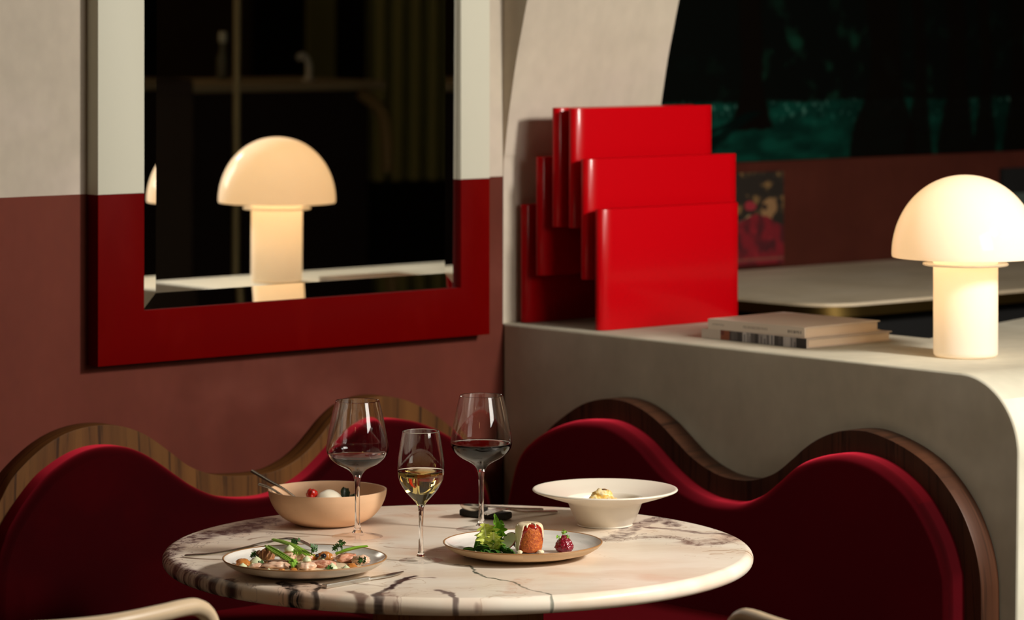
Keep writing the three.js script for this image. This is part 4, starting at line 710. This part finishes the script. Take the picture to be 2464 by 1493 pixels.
{ // pasta in the white bowl
  const g = thing('pasta_mound', 'creamy yellow filled pasta mounded in the white rimmed bowl', 'pasta', on(0.229, -0.287, 0.0085), VIEW);
  const pm = phys({ map: tex(256, 256, (u, v) => { const n = smooth(fbm(u * 7, v * 7, 2.7, 4), -0.25, 0.3), d = smooth(fbm(u * 16, v * 16, 9, 3), 0.28, 0.4); return mix3(mix3([224, 176, 78], [240, 220, 172], n), [96, 70, 34], d * 0.6); }), roughness: 0.3 });
  const uvs = (q) => { const p = q.attributes.position; q.setAttribute('uv', new THREE.Float32BufferAttribute(Array.from({ length: p.count }, (_, i) => [p.getX(i) * 22 + p.getY(i) * 6, p.getY(i) * 22 + p.getZ(i) * 14]).flat(), 2)); return q; };
  [[0, 0.037, 0, 0.0175, 0.012, 0.0135], [-0.011, 0.029, 0.009, 0.013, 0.011, 0.011], [0.012, 0.028, 0.008, 0.014, 0.0105, 0.012], [0.019, 0.021, -0.004, 0.014, 0.011, 0.013], [-0.017, 0.02, -0.002, 0.013, 0.011, 0.013], [0.001, 0.02, 0.017, 0.018, 0.012, 0.012], [0.003, 0.016, 0, 0.026, 0.0115, 0.024]].forEach(([x, y, z, a, b, c], i) => part('pasta_piece', uvs(blob(a, b, c, i * 5 + 2, 0.14, 2.6, 5)).translate(x, y, z), pm, g));
  part('herb_flake', blob(0.0045, 0.0012, 0.0025, 4, 0.2, 2).translate(0.003, 0.0488, 0.003), F.sear, g);
  lump('foam_dab', 'small white foam dab right of the pasta in the white bowl', 'foam', 0.272, -0.275, 0.033, blob(0.006, 0.0045, 0.005, 6, 0.15, 2), phys({ color: 0xf0e4d2, roughness: 0.4 }));
}
// burrata salad in the tan bowl
lump('burrata_ball', 'smooth white burrata ball in the tan bowl', 'cheese', -0.2125, -0.287, 0.0335, blob(0.0245, 0.0225, 0.0235, 3, 0.02, 1.5, 5), phys({ color: 0xeadfc8, roughness: 0.35 }));
lump('tomato_piece', 'red tomato piece left of the white burrata ball', 'tomato', -0.2395, -0.288, 0.047, blob(0.009, 0.0105, 0.008, 7, 0.2, 1.8), phys({ color: 0xa8180c, roughness: 0.25 }));
lump('tomato_piece', 'second red tomato piece low in the tan bowl behind the burrata', 'tomato', -0.232, -0.305, 0.03, blob(0.014, 0.012, 0.012, 9, 0.15, 1.8), phys({ color: 0xa01a0e, roughness: 0.25 }));
leaf('basil_leaf', 'dark basil leaf right of the burrata in the tan bowl', -0.187, -0.29, 0.036, [R(-50), R(40), R(-20)], leafMesh(0.026, 0.018, 0.4, 0.3, 0.8, 3), std({ color: 0x22301a, roughness: 0.4, side: THREE.DoubleSide }));
leaf('basil_leaf', 'small dark basil leaf at the right inside of the tan bowl', -0.175, -0.278, 0.034, [R(-60), R(-30), R(10)], leafMesh(0.02, 0.014, 0.4, 0.3, 0.8, 6), std({ color: 0x2a3a1c, roughness: 0.4, side: THREE.DoubleSide }));

// ---------------------------------------------------------------- chairs in front
function chair(label, x, z, turn) {
  const g = thing('tub_chair', label, 'chair', [on(x, z)[0], 0, on(x, z)[2]], VIEW + turn), rb = 0.24, H = 0.8022, pts = [];
  const arm = [[0.46, -0.118], [0.6, -0.12], [0.71, -0.121], [0.762, -0.116], [0.787, -0.103], [0.7995, -0.08], [H, -0.05], [H, -0.015]];
  for (const [y, d] of arm) pts.push([rb, y, d]);
  for (let k = 1; k < 12; k++) pts.push([rb * Math.cos((k / 12) * Math.PI), H, 0.012 + rb * Math.sin((k / 12) * Math.PI)]);
  for (const [y, d] of [...arm].reverse()) pts.push([-rb, y, d]);
  const hoop = tube(pts, 0.0112, 200, 16), u = hoop.attributes.uv; for (let i = 0; i < u.count; i++) u.setXY(i, u.getY(i) * 0.08, u.getX(i) * 1.5);
  part('back_hoop', hoop, M.ash, g);
  part('seat', lathe([[0, 0.425], [0.215, 0.425], [0.252, 0.432], [0.257, 0.446], [0.248, 0.462], [0.1, 0.455], [0, 0.452]], 60), M.ash, g);
  for (const a of [32, 148, 212, 328]) part('leg', new THREE.CylinderGeometry(0.016, 0.012, 0.43, 14).translate(0.2 * Math.cos(R(a)), 0.215, 0.2 * Math.sin(R(a))), M.ash, g);
  for (const k of [60, 90, 120]) part('back_spindle', new THREE.CylinderGeometry(0.006, 0.006, 0.34, 10).translate(rb * Math.cos(R(k)), 0.627, 0.012 + rb * Math.sin(R(k))), M.ash, g);
}
chair('pale bentwood chair at the lower left of the picture, rail half in shade', -0.57, 0.723, R(-33.2));
chair('pale bentwood chair at the lower right of the picture, rail brightly lit', 0.63, 0.838, R(23.6));

scene.traverse((o) => { if (o.isMesh) { o.castShadow = true; o.receiveShadow = true; } });
renderer.render(scene, camera);
